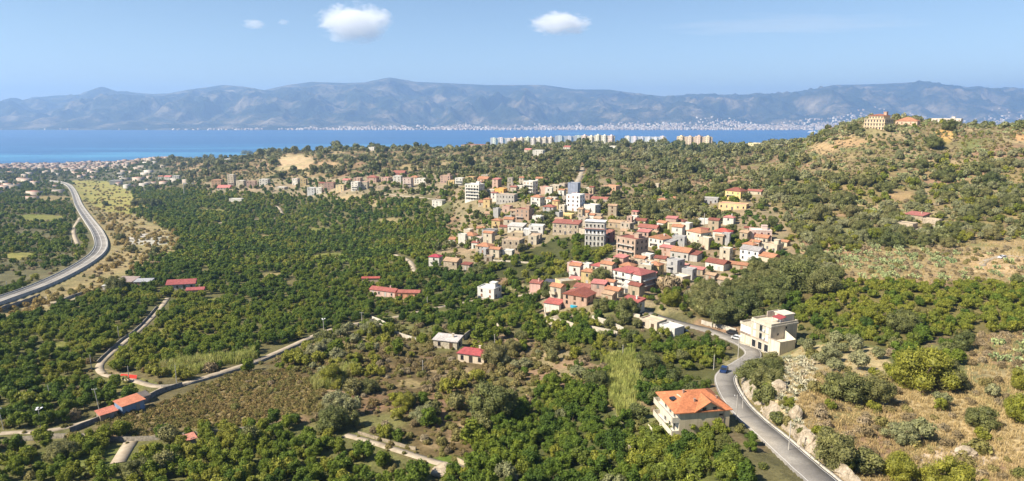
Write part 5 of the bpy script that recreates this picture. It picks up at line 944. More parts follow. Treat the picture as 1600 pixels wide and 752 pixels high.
for k, a_ in dict(road=(1232, 706, 50, 'concrete pole on the valley edge of the road below the orange-roofed house'), road2=(1150, 656, 40, 'pole on the road edge nearest the orange-roofed house'), road3=(1160, 640, 30, 'second pole on the road edge behind the orange-roofed house'), bend=(1153, 561, 34, 'thin pole on the verge facing the parked cars'), bend2=(1115, 578, 22, 'short pole by the blue car'),
    uphill=(1112, 512, 22, 'pole beside the concrete wall under the wood'), shack=(155, 640, 34, 'leaning pole behind the blue-walled shack'), grove=(80, 626, 22, 'pole standing in the grove beside the yellow tree'), bridge=(64, 668, 28, 'lamp pole with three heads by the track'), edge=(6, 672, 36, 'tall pole by the track at the frame edge'), junction=(276, 598, 28, 'pale pole at the reed strip by the track'), junction2=(202, 596, 24, 'pole behind the red tarpaulin'), grove2=(143, 576, 22, 'pole in the grove above the track junction'),
    trackmid=(186, 530, 20, 'thin pole by the track in the dark grove'), trackend=(506, 518, 18, 'lamp pole beside the track near the pale wall'), yard=(566, 512, 24, 'pole in front of the pale walled yard'), lane=(668, 480, 16, 'thin pole in the grove by the white cubic house'), hut=(773, 552, 30, 'pole behind the red-roofed hut'), scrub=(661, 585, 16, 'whitish pole in the scrub below the stone shed'), reed=(973, 560, 18, 'pole at the upper edge of the reed bank'),
    mast=(288, 306, 20, 'leaning mast in the far grove'), left=(12, 456, 16, 'pole on the plain beside the main road'), left2=(113, 385, 12, 'pole beside the lane next to the main road'), vill=(1100, 352, 18, 'slanting pole above the orange hipped house')).items():
    POLES[k] = pole(*a_, lamp=k in ('bridge', 'trackend', 'bend'), arm=k in ('shack', 'edge', 'yard', 'uphill', 'road2'), lean=R({'shack': -7, 'grove': -6, 'edge': -5}.get(k, 0)))
def cable(a, b, label):
    (ra, ha), (rb, hb) = POLES[a], POLES[b]; p0 = ra.location + Vector((0, 0, ha - .1)); p1 = rb.location + Vector((0, 0, hb - .1)); ps = []
    for i in range(17):
        t = i / 16; p = p0.lerp(p1, t); p.z -= 4 * t * (1 - t) * (p1 - p0).length * .03; ps.append(p)
    o = ob('cable', mesh('cable', *join([tube(ps[i], ps[i + 1], .022, .022, 4) for i in range(16)]), [M_METAL]), color=(.05, .05, .05)); tag(o, label, 'cable', 'overhead cables')
cable('road', 'road2', 'sagging cable over the road verge below the house'); cable('road3', 'bend', 'sagging cable above the road towards the bend'); cable('bend', 'uphill', 'cable crossing the road by the parked cars'); cable('junction2', 'junction', 'cable above the track by the reed strip'); cable('bridge', 'edge', 'cable between the lamp pole and the tall pole'); cable('trackend', 'yard', 'cable along the track to the walled yard')

M_CAR = objcol_mat('car_paint', .25, .95, 1.03, 1.0, 0, None, .6)
m_, nt_, b_ = mat('tyre_rubber', .9); b_.inputs['Base Color'].default_value = (.02, .02, .02, 1); M_TYRE = m_
def car(px, py, heading, col, label, van=False):
    P = ground(px, py); d_, zr = near_line(np.array([P.x]), np.array([P.y]), ROAD); z = float(zr[0]) + .02 if d_[0] < 4.5 else P.z + .05
    FOOT.append((P.x, P.y, 2.6)); r = thing('parked_car', label, 'car', (P.x, P.y, z), heading, 'cars parked along the road'); L, Wd = 4.0, 1.7
    prof = [(-2.0, .35), (-1.95, .75), (-1.2, .9), (-.65, 1.42), (1.0, 1.46), (1.75, .95), (2.0, .85), (2.02, .35)]
    v = []
    for s in (-1, 1):
        for (x, zz) in prof: v.append((x, s * Wd / 2 * (.86 if zz > 1.2 else 1), zz))
    n = len(prof); f = [tuple(range(n)), tuple(range(2 * n - 1, n - 1, -1))] + [(i, i + n, (i + 1) % n + n, (i + 1) % n) for i in range(n)]
    ob('body', mesh('body', v, f, [M_CAR]), r, color=col)
    gl = [(-1.12, .93), (-.66, 1.36), (1.0, 1.40), (1.62, .98)]; v = [(x, s * (Wd / 2 * (.88 if zz > 1.2 else 1.0) + .012), zz) for s in (-1, 1) for (x, zz) in gl]
    ob('side_glass', mesh('side_glass', v, [(0, 1, 2, 3), (7, 6, 5, 4)], [M_GLASS]), r)
    ob('windscreen', mesh('windscreen', [(-1.2, -.74, .92), (-1.2, .74, .92), (-.68, .66, 1.42), (-.68, -.66, 1.42)], [(0, 3, 2, 1)], [M_GLASS]), r, (-.03, 0, .02)); ob('rear_window', mesh('rear_window', [(1.72, -.72, .98), (1.72, .72, .98), (1.04, .66, 1.44), (1.04, -.66, 1.44)], [(0, 1, 2, 3)], [M_GLASS]), r, (.03, 0, .02))
    for x in (-1.25, 1.3):
        for s in (-1, 1): ob('wheel', mesh('wheel', *tube((x, s * .70, .31), (x, s * .87, .31), .31, .31, 14), [M_TYRE]), r)
    for s in (-.6, .6): ob('headlight', mesh('headlight', *boxes([(-2.01, -1.96, s - .16, s + .16, .6, .72)]), [M_GLASS]), r)
car(1144, 523, R(150), (.03, .03, .035), 'black car parked nearest the low wing of the cream building'); car(1152, 532, R(140), (.55, .56, .58), 'silver car parked behind the black car on the bend')
car(1131, 583, R(62), (.015, .035, .11), 'blue car parked under the trees below the bend'); car(1066, 519, R(150), (.04, .05, .06), 'dark car parked beside the whitish flat-roofed building'); car(1566, 404, R(20), (.7, .7, .7), 'white car on the track across the dry terrace')
car(122, 316, R(80), (.7, .7, .7), 'tiny white car at the main road junction')
# red tarpaulin strip, blue pool, ferry
P = ground(201, 592); o = ob('tarpaulin', mesh('tarpaulin', [(-2.6, 0, 0), (2.6, -.1, 0), (2.7, 0, 1.1), (-2.5, .1, 1.3), (-2.4, .7, 1.2), (2.6, .6, 1.0)], [(0, 1, 2, 3), (3, 2, 5, 4)], [M_METAL]), None, (P.x, P.y, P.z), R(-6), color=(.75, .06, .04)); tag(o, 'bright red tarpaulin hung beside the track junction', 'tarpaulin')
P = ground(897, 480); o = ob('garden_pool', mesh('garden_pool', *tube((0, 0, 0), (0, 0, .8), 1.6, 1.6, 16), [M_METAL]), None, (P.x, P.y, P.z), color=(.03, .35, .5)); tag(o, 'round turquoise garden pool below the maroon-roofed house', 'pool')
def ferry(px, py, L, label):
    a, s = ray(px, py); Y = SEA / s
    r = thing('ferry', label, 'ship', (a * Y, Y, SEA), R(-8), 'ships on the strait')
    v = [(-L / 2, -L * .06, 0), (L * .4, -L * .06, 0), (L / 2, 0, 0), (L * .4, L * .06, 0), (-L / 2, L * .06, 0)]; v += [(x * 1.03, y * 1.1, L * .07) for x, y, z in v]
    ob('hull', mesh('hull', v, [(4, 3, 2, 1, 0), (5, 6, 7, 8, 9)] + [(i, (i + 1) % 5, (i + 1) % 5 + 5, i + 5) for i in range(5)], [M_METAL]), r, color=(.8, .8, .8))
    ob('superstructure', mesh('superstructure', *boxes([(-L * .4, L * .25, -L * .05, L * .05, L * .07, L * .14), (-L * .2, L * .2, -L * .04, L * .04, L * .14, L * .19)]), [M_METAL]), r, color=(.85, .85, .85)); ob('funnel', mesh('funnel', *boxes([(-L * .12, -L * .05, -L * .02, L * .02, L * .19, L * .25)]), [M_METAL]), r, color=(.3, .1, .08))
ferry(1270, 207.5, 110, 'white ferry crossing the strait near the hill crest'); ferry(1035, 202, 90, 'small white ship moored near the far city quay')

# ------------------------------------------------------------------ far city and coast town (too many and too small to count)
def town(name, label, n, spots, size, cols):
    rng = np.random.default_rng(11); Vs, Fs, mi = [], [], []
    X, Y, Z = spots; k = len(X)
    w_ = rng.uniform(size[0], size[1], k); d_ = rng.uniform(size[0], size[1], k) * .7; h_ = rng.uniform(size[2], size[3], k); m = rng.integers(0, len(cols), k)
    base = np.array([(-.5, -.5, 0), (.5, -.5, 0), (.5, .5, 0), (-.5, .5, 0), (-.5, -.5, 1), (.5, -.5, 1), (.5, .5, 1), (-.5, .5, 1)])
    fb = np.array([(4, 5, 6, 7), (0, 1, 5, 4), (1, 2, 6, 5), (2, 3, 7, 6), (3, 0, 4, 7)])
    VV = base[None] * np.stack([w_, d_, h_ + 8], -1)[:, None, :]; an = rng.uniform(-.6, .6, k); ca, sa = np.cos(an)[:, None], np.sin(an)[:, None]
    VV = np.stack([VV[..., 0] * ca - VV[..., 1] * sa, VV[..., 0] * sa + VV[..., 1] * ca, VV[..., 2]], -1) + np.stack([X, Y, Z - 8], -1)[:, None, :]
    FF = fb[None] + (np.arange(k) * 8)[:, None, None]
    mats_ = []
    for i, (cw, cr) in enumerate(cols):
        for cc_, nm in ((cw, 'wall'), (cr, 'roof')):
            mm, nt, b = mat(f'town_{nm}', .9); b.inputs['Base Color'].default_value = (*cc_, 1); mats_.append(mm)
    me = fast_mesh(name, VV.reshape(-1, 3), FF.reshape(-1, 4), mats_)
    idm = np.stack([m * 2 + 1] + [m * 2] * 4, -1).astype(np.int32); me.polygons.foreach_set('material_index', idm.ravel())
    o = ob(name, me); o['kind'] = 'stuff'; o['label'] = label; o['category'] = 'town'
rng = np.random.default_rng(3)
js = rng.integers(0, len(ma), 26000); ks = (np.abs(rng.normal(0, 1, 26000)) * 16 + 1).astype(int); ks = np.clip((ks * 1.5).astype(int), 3, 105)
pxs = pxm[js]; tq = mt[ks]
lim = np.interp(pxs, [-300, 0, 250, 450, 560, 700, 900, 1050, 1200, 1400, 1700], [.006, .006, .01, .04, .07, .09, .10, .15, .2, .26, .26])
den = np.interp(pxs, [-300, 0, 250, 400, 520, 700, 1250, 1400, 1700], [.03, .05, .10, .35, .8, 1, 1, .6, .4]) * (.25 + .75 * (vnoise(pxs / 22, tq * 30, 9) > .42))
ok = (tq < lim) & (rng.random(26000) < den * np.clip(1.05 - tq / lim, .06, 1)); js, ks = js[ok][:9000], ks[ok][:9000]
u_ = rng.uniform(-.5, .5, len(js)); MYs = MY[ks, js] + rng.uniform(-20, 20, len(js)); MXs = (ma[js] + u_ * (ma[1] - ma[0])) * MYs
town('far_city', 'pale city spread along the far shore of the strait', 0, (MXs, MYs, MZ[ks, js]), (14, 34, 9, 24), [((.40, .34, .27), (.33, .26, .2)), ((.36, .28, .21), (.3, .2, .15)), ((.5, .45, .38), (.4, .35, .3)), ((.24, .2, .16), (.22, .18, .15))])
n0 = 5200; pxs = rng.uniform(-350, 330, n0); Yt = rng.uniform(2050, 3150, n0); a0 = (pxs - CX) / F / (cp + .1 * sp); Xt = a0 * Yt; Zt = H(Xt, Yt)
ok = (Zt > SEA + 2) & (rng.random(n0) < np.clip((Yt - 2050) / 500, .05, 1)) & (vnoise(Xt / 130, Yt / 200, 5) > .36) & (pxs < np.interp(Yt, [2000, 2600, 3200], [260, 330, 240])) 
town('coast_town', 'red and white coastal town at the mouth of the dry river', 0, (Xt[ok], Yt[ok], Zt[ok]), (9, 20, 6, 12), [((.33, .27, .22), (.26, .13, .10)), ((.38, .33, .28), (.28, .24, .21)), ((.32, .25, .2), (.27, .15, .12)), ((.28, .2, .16), (.23, .13, .1))])
n0 = 200; pxs = rng.uniform(-300, 300, n0); Yt = np.exp(rng.uniform(np.log(1000), np.log(2100), n0)); a0 = (pxs - CX) / F / (cp + .08 * sp); Xt = a0 * Yt; Zt = H(Xt, Yt)
dm, _z = near_line(Xt, Yt, MAIN, 2); zz = zone_of(*proj(Xt, Yt, Zt)[:2]); ok = (dm > 22) & np.isin(zz, [ZID['plain'], ZID['coast_plain']])
town('plain_farmsteads', 'scattered pale farm buildings on the hazy coastal plain', 0, (Xt[ok], Yt[ok], Zt[ok]), (9, 24, 4, 8), [((.42, .35, .29), (.36, .18, .13)), ((.46, .42, .37), (.4, .37, .33)), ((.36, .3, .25), (.32, .29, .26))])

# ------------------------------------------------------------------ plants
def leaf_mat(name, cols, trans=.32, rough=.55, spec=.25):
    "foliage: colour differs from plant to plant and from clump to clump"
    m, nt, b = mat(name, rough, spec); oi = nt.nodes.new('ShaderNodeObjectInfo')
    nl_ = N(nt, 'ShaderNodeTexNoise', Scale=.017, Detail=3.0); nt.links.new(oi.outputs['Location'], nl_.inputs['Vector'])
    mm = N(nt, 'ShaderNodeMath', operation='MULTIPLY_ADD'); nt.links.new(nl_.outputs['Fac'], mm.inputs[0]); mm.inputs[1].default_value = 1.9; mm.inputs[2].default_value = -.7
    ma_ = N(nt, 'ShaderNodeMath', operation='MULTIPLY_ADD'); nt.links.new(oi.outputs['Random'], ma_.inputs[0]); ma_.inputs[1].default_value = .5; nt.links.new(mm.outputs[0], ma_.inputs[2]); ma_.use_clamp = True
    c1 = ramp(nt, ma_.outputs[0], [(i / max(1, len(cols) - 1), tuple(q * 1.62 for q in c_)) for i, c_ in enumerate(cols)])
    n1 = ramp(nt, noise(nt, 2.2, detail=3), ((.3, (.6, .62, .55)), (.5, (1, 1, 1)), (.72, (1.5, 1.45, 1.2))))
    ge = nt.nodes.new('ShaderNodeNewGeometry'); n2 = ramp(nt, ge.outputs['Random Per Island'], ((0, (.68, .7, .65)), (1, (1.32, 1.3, 1.2))))
    col = mul(nt, mul(nt, c1, n1), n2); nt.links.new(col, b.inputs['Base Color'])
    t = nt.nodes.new('ShaderNodeBsdfTranslucent'); nt.links.new(col, t.inputs['Color']); mx = N(nt, 'ShaderNodeMixShader'); mx.inputs[0].default_value = trans
    nt.links.new(b.outputs[0], mx.inputs[1]); nt.links.new(t.outputs[0], mx.inputs[2]); nt.links.new(mx.outputs[0], nt.nodes['Material Output'].inputs['Surface']); return m
L_CITRUS = leaf_mat('citrus_leaves', [(.032, .058, .012), (.052, .084, .014), (.074, .105, .015), (.10, .124, .017), (.13, .138, .02)], .32, .6, .18)
L_LEMON = leaf_mat('yellow_green_leaves', [(.07, .092, .017), (.105, .125, .018), (.135, .14, .02), (.15, .152, .024), (.165, .16, .028)])
L_BROAD = leaf_mat('oak_leaves', [(.05, .062, .02), (.075, .084, .028), (.10, .10, .038), (.125, .112, .048)], .15)
L_OLIVE = leaf_mat('olive_leaves', [(.10, .108, .052), (.135, .138, .072), (.17, .165, .095)], .15)
L_BUSH = leaf_mat('bush_leaves', [(.06, .074, .02), (.095, .102, .03), (.135, .126, .044), (.16, .138, .056), (.13, .095, .045)])
L_DRY = leaf_mat('dry_twigs', [(.15, .105, .065), (.19, .15, .105), (.11, .085, .05), (.20, .17, .13)], .1, .9, .05)
L_GOLD = leaf_mat('golden_rushes', [(.22, .155, .065), (.17, .125, .05), (.25, .195, .09), (.12, .11, .04)], .15, .8, .1)
L_REED = leaf_mat('reed_leaves', [(.24, .24, .085), (.19, .21, .06), (.30, .27, .13)], .25, .7, .1)
L_TUFT = leaf_mat('dry_grass', [(.30, .225, .12), (.25, .19, .10), (.36, .28, .16)], .2, .9, .05)
L_WEED = leaf_mat('brown_weeds', [(.125, .10, .045), (.16, .118, .056), (.105, .10, .036), (.18, .13, .066)], .1, .9, .05)
L_PEAR = leaf_mat('cactus_pads', [(.15, .19, .085), (.19, .21, .11), (.12, .16, .08)], .05, .6, .2)
L_AGAVE = leaf_mat('agave_leaves', [(.17, .18, .14), (.24, .23, .18), (.22, .17, .13)], .05, .6, .2)
L_PINE = leaf_mat('pine_needles', [(.018, .032, .016), (.026, .04, .018)], .1)
m_, nt_, b_ = mat('bark', .95); nt_.links.new(ramp(nt_, noise(nt_, 6.0), ((.3, (.07, .05, .035)), (.7, (.17, .13, .10)))), b_.inputs['Base Color']); M_BARK = m_

def ico():
    t = (1 + 5 ** .5) / 2; v = np.array([(-1, t, 0), (1, t, 0), (-1, -t, 0), (1, -t, 0), (0, -1, t), (0, 1, t), (0, -1, -t), (0, 1, -t), (t, 0, -1), (t, 0, 1), (-t, 0, -1), (-t, 0, 1)], float); v /= np.linalg.norm(v[0])
    f = np.array([(0, 11, 5), (0, 5, 1), (0, 1, 7), (0, 7, 10), (0, 10, 11), (1, 5, 9), (5, 11, 4), (11, 10, 2), (10, 7, 6), (7, 1, 8), (3, 9, 4), (3, 4, 2), (3, 2, 6), (3, 6, 8), (3, 8, 9), (4, 9, 5), (2, 4, 11), (6, 2, 10), (8, 6, 7), (9, 8, 1)])
    return v, f
ICO = ico()
def crown_mesh(name, rng, m, nl, n, leaf, spread=(1, 1, .75), lobe=(.42, .62), core=.72, lift=.0, elong=1.6, bottom=-.45):
    """lumpy crown of radius about 1: lobes, each clothed in leaf-sized blades, over small dark inner masses"""
    L = []
    for i in range(nl):
        d = rng.normal(size=3); d /= np.linalg.norm(d); r = rng.uniform(*lobe)
        p = d * (1 - r) * rng.uniform(.55, 1.1) * np.array(spread); p[2] = max(p[2], bottom * spread[2]); L.append((p, r))
    L.append((np.array([0, 0, -.05]), lobe[1]))
    V, Fc = [], []; k = 0
    for p, r in L:
        v, f = ICO; vv = v * (r * core) * (1 + rng.uniform(-.14, .14, (12, 1))) * np.array((1, 1, .85)) + p
        V.append(vv); Fc.append(np.concatenate([f, f[:, 2:]], 1) + k); k += 12
    C = np.array([p for p, r in L]); Rr = np.array([r for p, r in L]); got = 0
    while got < n:
        q = min(n - got, 400) * 2; w_ = rng.integers(0, len(L), q); d = rng.normal(size=(q, 3)); d[:, 2] += .25; d /= np.linalg.norm(d, axis=1)[:, None]
        pos = C[w_] + d * Rr[w_][:, None] * rng.uniform(.72, 1.0, (q, 1)) * np.where(rng.random((q, 1)) < .22, rng.uniform(1.0, 1.35, (q, 1)), 1.0)
        ins = (np.linalg.norm(pos[:, None] - C[None], axis=2) < Rr[None] * .72).any(1) | (pos[:, 2] < bottom * spread[2] - .25)
        pos, d = pos[~ins], d[~ins]; pos, d = pos[:n - got], d[:n - got]; q = len(pos)
        if q == 0: continue
        nn = d + rng.normal(scale=.55, size=(q, 3)); nn /= np.linalg.norm(nn, axis=1)[:, None]
        t = np.cross(nn, rng.normal(size=(q, 3))); t /= np.linalg.norm(t, axis=1)[:, None]; b = np.cross(nn, t)
        s = leaf * rng.uniform(.6, 1.35, (q, 1))
        quad = np.stack([pos - t * s * elong * .5, pos - b * s * .5 - nn * s * .18, pos + t * s * elong * .5, pos + b * s * .5 - nn * s * .18], 1)
        V.append(quad.reshape(-1, 3)); Fc.append((np.arange(q * 4).reshape(q, 4)) + k); k += q * 4; got += q
    V = np.concatenate(V); V[:, 2] += lift
    F_ = np.concatenate(Fc)
    tri = [tuple(x[:3]) if x[2] == x[3] else tuple(x) for x in F_]
    return mesh(name, V, tri, [m])
def trunk_mesh(name, rng, h, r, limbs=3):
    parts = [tube((0, 0, -.25), (rng.uniform(-.05, .05), rng.uniform(-.05, .05), h), r, r * .7, 6)]
    for i in range(limbs):
        a = i * 2 * math.pi / limbs + rng.uniform(-.4, .4); parts.append(tube((0, 0, h * .8), (math.cos(a) * .45, math.sin(a) * .45, h + .45), r * .55, r * .25, 5))
    v, f = join(parts); return mesh(name, v, f, [M_BARK])
def blade_mesh(name, rng, m, n, h, w, splay, base, curl=.3, plume=False):
    V, Fc = [], []
    for i in range(n):
        a = rng.uniform(0, 2 * math.pi); rb = base * math.sqrt(rng.uniform(0, 1)); x, y = rb * math.cos(a), rb * math.sin(a)
        t = rng.uniform(0, 2 * math.pi); s = splay * rng.uniform(.2, 1); hh = h * rng.uniform(.6, 1.1); dx, dy = math.cos(t) * s * hh, math.sin(t) * s * hh; px, py = -math.sin(t) * w, math.cos(t) * w
        k = len(V); V += [(x - px, y - py, -.05), (x + px, y + py, -.05), (x + dx * .5 + px * .9, y + dy * .5 + py * .9, hh * .62), (x + dx * .5 - px * .9, y + dy * .5 - py * .9, hh * .62), (x + dx * (1 + curl), y + dy * (1 + curl), hh * (1 - curl * .3))]
        Fc += [(k, k + 1, k + 2, k + 3), (k + 3, k + 2, k + 4)]
    return mesh(name, V, Fc, [m])
def pear_mesh(name, rng):
    V, Fc = [], []
    def pad(c_, d, nrm, L, wd):
        d = d.normalized(); nrm = (nrm - d * nrm.dot(d)).normalized(); s = d.cross(nrm); k = len(V); n = 8
        for i in range(n):
            t = 2 * math.pi * i / n; V.append(tuple(c_ + d * (L * .5 * (1 - math.cos(t))) + s * (wd * .5 * math.sin(t))))
        V.append(tuple(c_ + d * L * .5 + nrm * .05)); V.append(tuple(c_ + d * L * .5 - nrm * .05))
        for i in range(n): Fc.append((k + i, k + (i + 1) % n, k + n)); Fc.append((k + (i + 1) % n, k + i, k + n + 1))
        return c_ + d * L
    ends = []
    for i in range(9):
        a = rng.uniform(0, 6.28); c_ = Vector((math.cos(a) * .5 * rng.random(), math.sin(a) * .5 * rng.random(), -.05)); d = Vector((math.cos(a) * .6, math.sin(a) * .6, 1))
        e = pad(c_, d, Vector(rng.normal(size=3)), .42, .3); ends.append((e, d))
    for gen in range(2):
        nx = []
        for e, d in ends:
            for q in range(2):
                d2 = d + Vector(rng.normal(size=3)) * .55; d2.z = max(d2.z, .15); nx.append((pad(e, d2, Vector(rng.normal(size=3)), .38, .28), d2))
        ends = nx if gen else nx
    return mesh(name, V, Fc, [L_PEAR])
def agave_mesh(name, rng):
    V, Fc = [], []
    for i in range(24):
        a = i * 2.4 + rng.uniform(-.2, .2); e = rng.uniform(.15, 1.25); L = rng.uniform(.75, 1.1); d = Vector((math.cos(a) * math.cos(e), math.sin(a) * math.cos(e), math.sin(e))); s = Vector((-math.sin(a), math.cos(a), 0)) * .10; up = s.cross(d).normalized() * -.05
        k = len(V); V += [tuple(-s * .7), tuple(s * .7), tuple(d * L * .55 + s), tuple(d * L * .55 - s), tuple(d * L - Vector((0, 0, .12 * L))), tuple(d * L * .5 - up)]
        Fc += [(k, k + 1, k + 2, k + 3), (k + 3, k + 2, k + 4), (k, k + 5, k + 1), (k + 1, k + 5, k + 2), (k + 3, k + 5, k)]
    return mesh(name, V, Fc, [L_AGAVE])
r_ = np.random.default_rng(21)
# variants per kind: (crown meshes near, crown meshes far, trunk mesh, base size range in metres)
K = {}
def kind(key, near, farv, trunk, size, nm, lab, cat): K[key] = dict(near=near, far=farv, trunk=trunk, size=size, name=nm, lab=lab, cat=cat)
kind('citrus', [crown_mesh('crown', r_, L_CITRUS, 11, 950, .115, (1.1, 1.1, .85), (.24, .52), lift=.95) for _ in range(5)], [crown_mesh('crown', r_, L_CITRUS, 4, 90, .34, (1, 1, .8), lift=.9) for _ in range(4)], trunk_mesh('trunk', r_, .5, .07), (1.3, 2.6), 'citrus_tree', ['dark green rounded citrus tree', 'glossy deep green citrus tree'], 'tree')
kind('lemon', [crown_mesh('crown', r_, L_LEMON, 11, 900, .12, (1.1, 1.1, .85), (.24, .52), lift=.9) for _ in range(4)], [crown_mesh('crown', r_, L_LEMON, 4, 90, .34, (1, 1, .8), lift=.85) for _ in range(3)], trunk_mesh('trunk', r_, .5, .07), (1.4, 2.4), 'fruit_tree', ['yellow-green bushy fruit tree'], 'tree')
kind('broad', [crown_mesh('crown', r_, L_BROAD, 11, 1200, .105, (1, 1, .72), (.3, .5), lift=.85) for _ in range(4)], [crown_mesh('crown', r_, L_BROAD, 6, 130, .28, (1, 1, .72), lift=.8) for _ in range(4)], trunk_mesh('trunk', r_, .5, .08), (2.4, 4.3), 'oak_tree', ['broad olive-dark evergreen tree'], 'tree')
kind('olive', [crown_mesh('crown', r_, L_OLIVE, 8, 800, .105, (1, 1, .7), (.32, .5), lift=.95, elong=2.2) for _ in range(3)], [crown_mesh('crown', r_, L_OLIVE, 4, 90, .3, (1, 1, .7), lift=.9) for _ in range(3)], trunk_mesh('trunk', r_, .55, .09), (1.8, 2.9), 'olive_tree', ['grey-green olive tree'], 'tree')
kind('bush', [crown_mesh('bush', r_, L_BUSH, 6, 420, .17, (1, 1, .65), lift=.4, bottom=-.6) for _ in range(5)], [crown_mesh('bush', r_, L_BUSH, 3, 60, .38, (1, 1, .65), lift=.35) for _ in range(4)], None, (.8, 1.8), 'bush', ['dense olive-green bush'], 'bush')
kind('dry', [crown_mesh('shrub', r_, L_DRY, 6, 420, .12, (1, 1, .6), core=.5, lift=.4, elong=3.2) for _ in range(4)], [crown_mesh('shrub', r_, L_DRY, 3, 60, .32, (1, 1, .6), lift=.35) for _ in range(3)], None, (.7, 1.5), 'dry_shrub', ['bare grey-brown twiggy shrub'], 'shrub')
kind('gold', [crown_mesh('rush_clump', r_, L_GOLD, 6, 420, .12, (1, 1, .6), lift=.4, elong=3.0) for _ in range(3)], [crown_mesh('rush_clump', r_, L_GOLD, 3, 70, .3, (1, 1, .55), lift=.3, elong=2) for _ in range(3)], None, (1.1, 2.4), 'rush_clump', ['golden brown rush clump'], 'shrub')
kind('pear', [pear_mesh('cactus', r_) for _ in range(4)], [pear_mesh('cactus', r_) for _ in range(2)], None, (1.2, 2.2), 'prickly_pear', ['pale green prickly pear cactus'], 'cactus')
kind('agave', [agave_mesh('agave', r_) for _ in range(4)], [agave_mesh('agave', r_)], None, (.9, 1.7), 'agave', ['blue-grey spiky agave'], 'agave')
kind('reed', [blade_mesh('reeds', r_, L_REED, 70, 3.0, .05, .25, .9) for _ in range(4)], [blade_mesh('reeds', r_, L_REED, 30, 3.0, .1, .25, 1.0)], None, (.8, 1.2), 'reeds', ['pale reeds'], 'reeds')
kind('tuft', [blade_mesh('tuft', r_, L_TUFT, 26, .75, .022, .5, .35) for _ in range(4)], [blade_mesh('tuft', r_, L_TUFT, 14, .75, .04, .5, .4)], None, (.7, 1.4), 'dry_grass', ['dry grass'], 'grass')
kind('weed', [crown_mesh('weeds', r_, L_WEED, 4, 130, .13, (1, 1, .5), core=.6, lift=.2, elong=2.4) for _ in range(4)], [crown_mesh('weeds', r_, L_WEED, 3, 40, .3, (1, 1, .5), lift=.2)], None, (.6, 1.2), 'weeds', ['brown weeds'], 'weeds')
BIG = dict(lemon=[crown_mesh('crown', r_, L_LEMON, 26, 5200, .042, (1, 1, .72), (.2, .36), lift=.62) for _ in range(3)], broad=[crown_mesh('crown', r_, L_BROAD, 26, 5200, .042, (1, 1, .68), (.2, .36), lift=.58) for _ in range(3)], olive=[crown_mesh('crown', r_, L_OLIVE, 22, 4200, .045, (1, 1, .66), (.2, .36), lift=.6, elong=2.2) for _ in range(2)])
KEYS = list(K)
# planting spots on a jittered grid, thinning with distance
def spots(y0, y1, s, seed, ang):
    rg = np.random.default_rng(seed); m = 1.0 * y1 + 60
    gx, gy = np.meshgrid(np.arange(-m * 1.5, m * 1.5, s), np.arange(-m * 1.5, m * 1.5 + y1, s)); gx = gx.ravel(); gy = gy.ravel()
    gx = gx + rg.uniform(-.46, .46, gx.size) * s; gy = gy + rg.uniform(-.46, .46, gx.size) * s
    ca, sa = math.cos(ang), math.sin(ang); x, y = gx * ca - gy * sa, gx * sa + gy * ca
    k = (y > y0) & (y < y1) & (np.abs(x) < .80 * y + 30); return x[k], y[k], np.full(k.sum(), s)
parts = [spots(78, 330, 3.4, 1, .35), spots(330, 620, 4.3, 2, .35), spots(620, 1150, 5.8, 3, .5), spots(1150, 3100, 9.0, 4, .5)]
SX, SY, SS = (np.concatenate([p[i] for p in parts]) for i in range(3))
SZ = H(SX, SY); ok = SZ > SEA + 2; SX, SY, SZ, SS = SX[ok], SY[ok], SZ[ok], SS[ok]
PX, PY, PD = proj(SX, SY, SZ)
rg = np.random.default_rng(77); zs_ = np.clip(250 / np.maximum(SY, 60), .12, 1); ZI = zone_of(PX + rg.normal(0, 3, len(PX)) + fbm(SX / 20, SY / 20, 31, 3) * 54 * zs_, PY + rg.normal(0, 2, len(PX)) + fbm(SX / 20, SY / 20, 57, 3) * 33 * zs_)
clear = np.ones(len(SX), bool)
d_, _ = near_line(SX, SY, ROAD, 2); DROAD = d_; clear &= d_ > 5.3
m = SX < -100; d_, _ = near_line(SX[m], SY[m], MAIN, 2); clear[m] &= d_ > 9.5
for L, wd in zip(TRACKS, TW):
    m = (np.abs(SX - L[:, 0].mean()) < np.ptp(L[:, 0]) + 30) & (np.abs(SY - L[:, 1].mean()) < np.ptp(L[:, 1]) + 30)
    d_, _ = near_line(SX[m], SY[m], L, 2); clear[m] &= d_ > wd + 1.4
    d_, _ = near_line(SX[m] * (1 + 4.5 / SY[m]), SY[m] + 4.5, L, 2); clear[m] &= d_ > wd + 2.2
for (fx, fy, fr) in FOOT:
    m = (np.abs(SX - fx) < fr + 3) & (np.abs(SY - fy) < fr + 3); clear[m] &= ((SX[m] - fx) ** 2 + (SY[m] - fy) ** 2) > (fr + 1.0) ** 2
    if abs(fr - 7.6) < .01: continue
    # a little open yard on the viewer's side, as the photograph shows the house fronts
    vx, vy = -fx / math.hypot(fx, fy), -fy / math.hypot(fx, fy); qx, qy = fx + vx * (fr + 2.2), fy + vy * (fr + 2.2)
    m = (np.abs(SX - qx) < 9) & (np.abs(SY - qy) < 9); clear[m] &= ((SX[m] - qx) ** 2 + (SY[m] - qy) ** 2) > (fr * .62) ** 2
for (a0, b0, c0, d0) in CLEARINGS: clear &= ((PX - a0) / c0) ** 2 + ((PY - b0) / d0) ** 2 + fbm(SX / 12, SY / 12, 19, 2) * 1.2 > 1
CREST = (SX > 200) & (SY > 560) & (SY < 900)
CHOICE = np.full(len(SX), -1); U = rg.random(len(SX)); patchy = vnoise(SX / 26, SY / 26, 88)
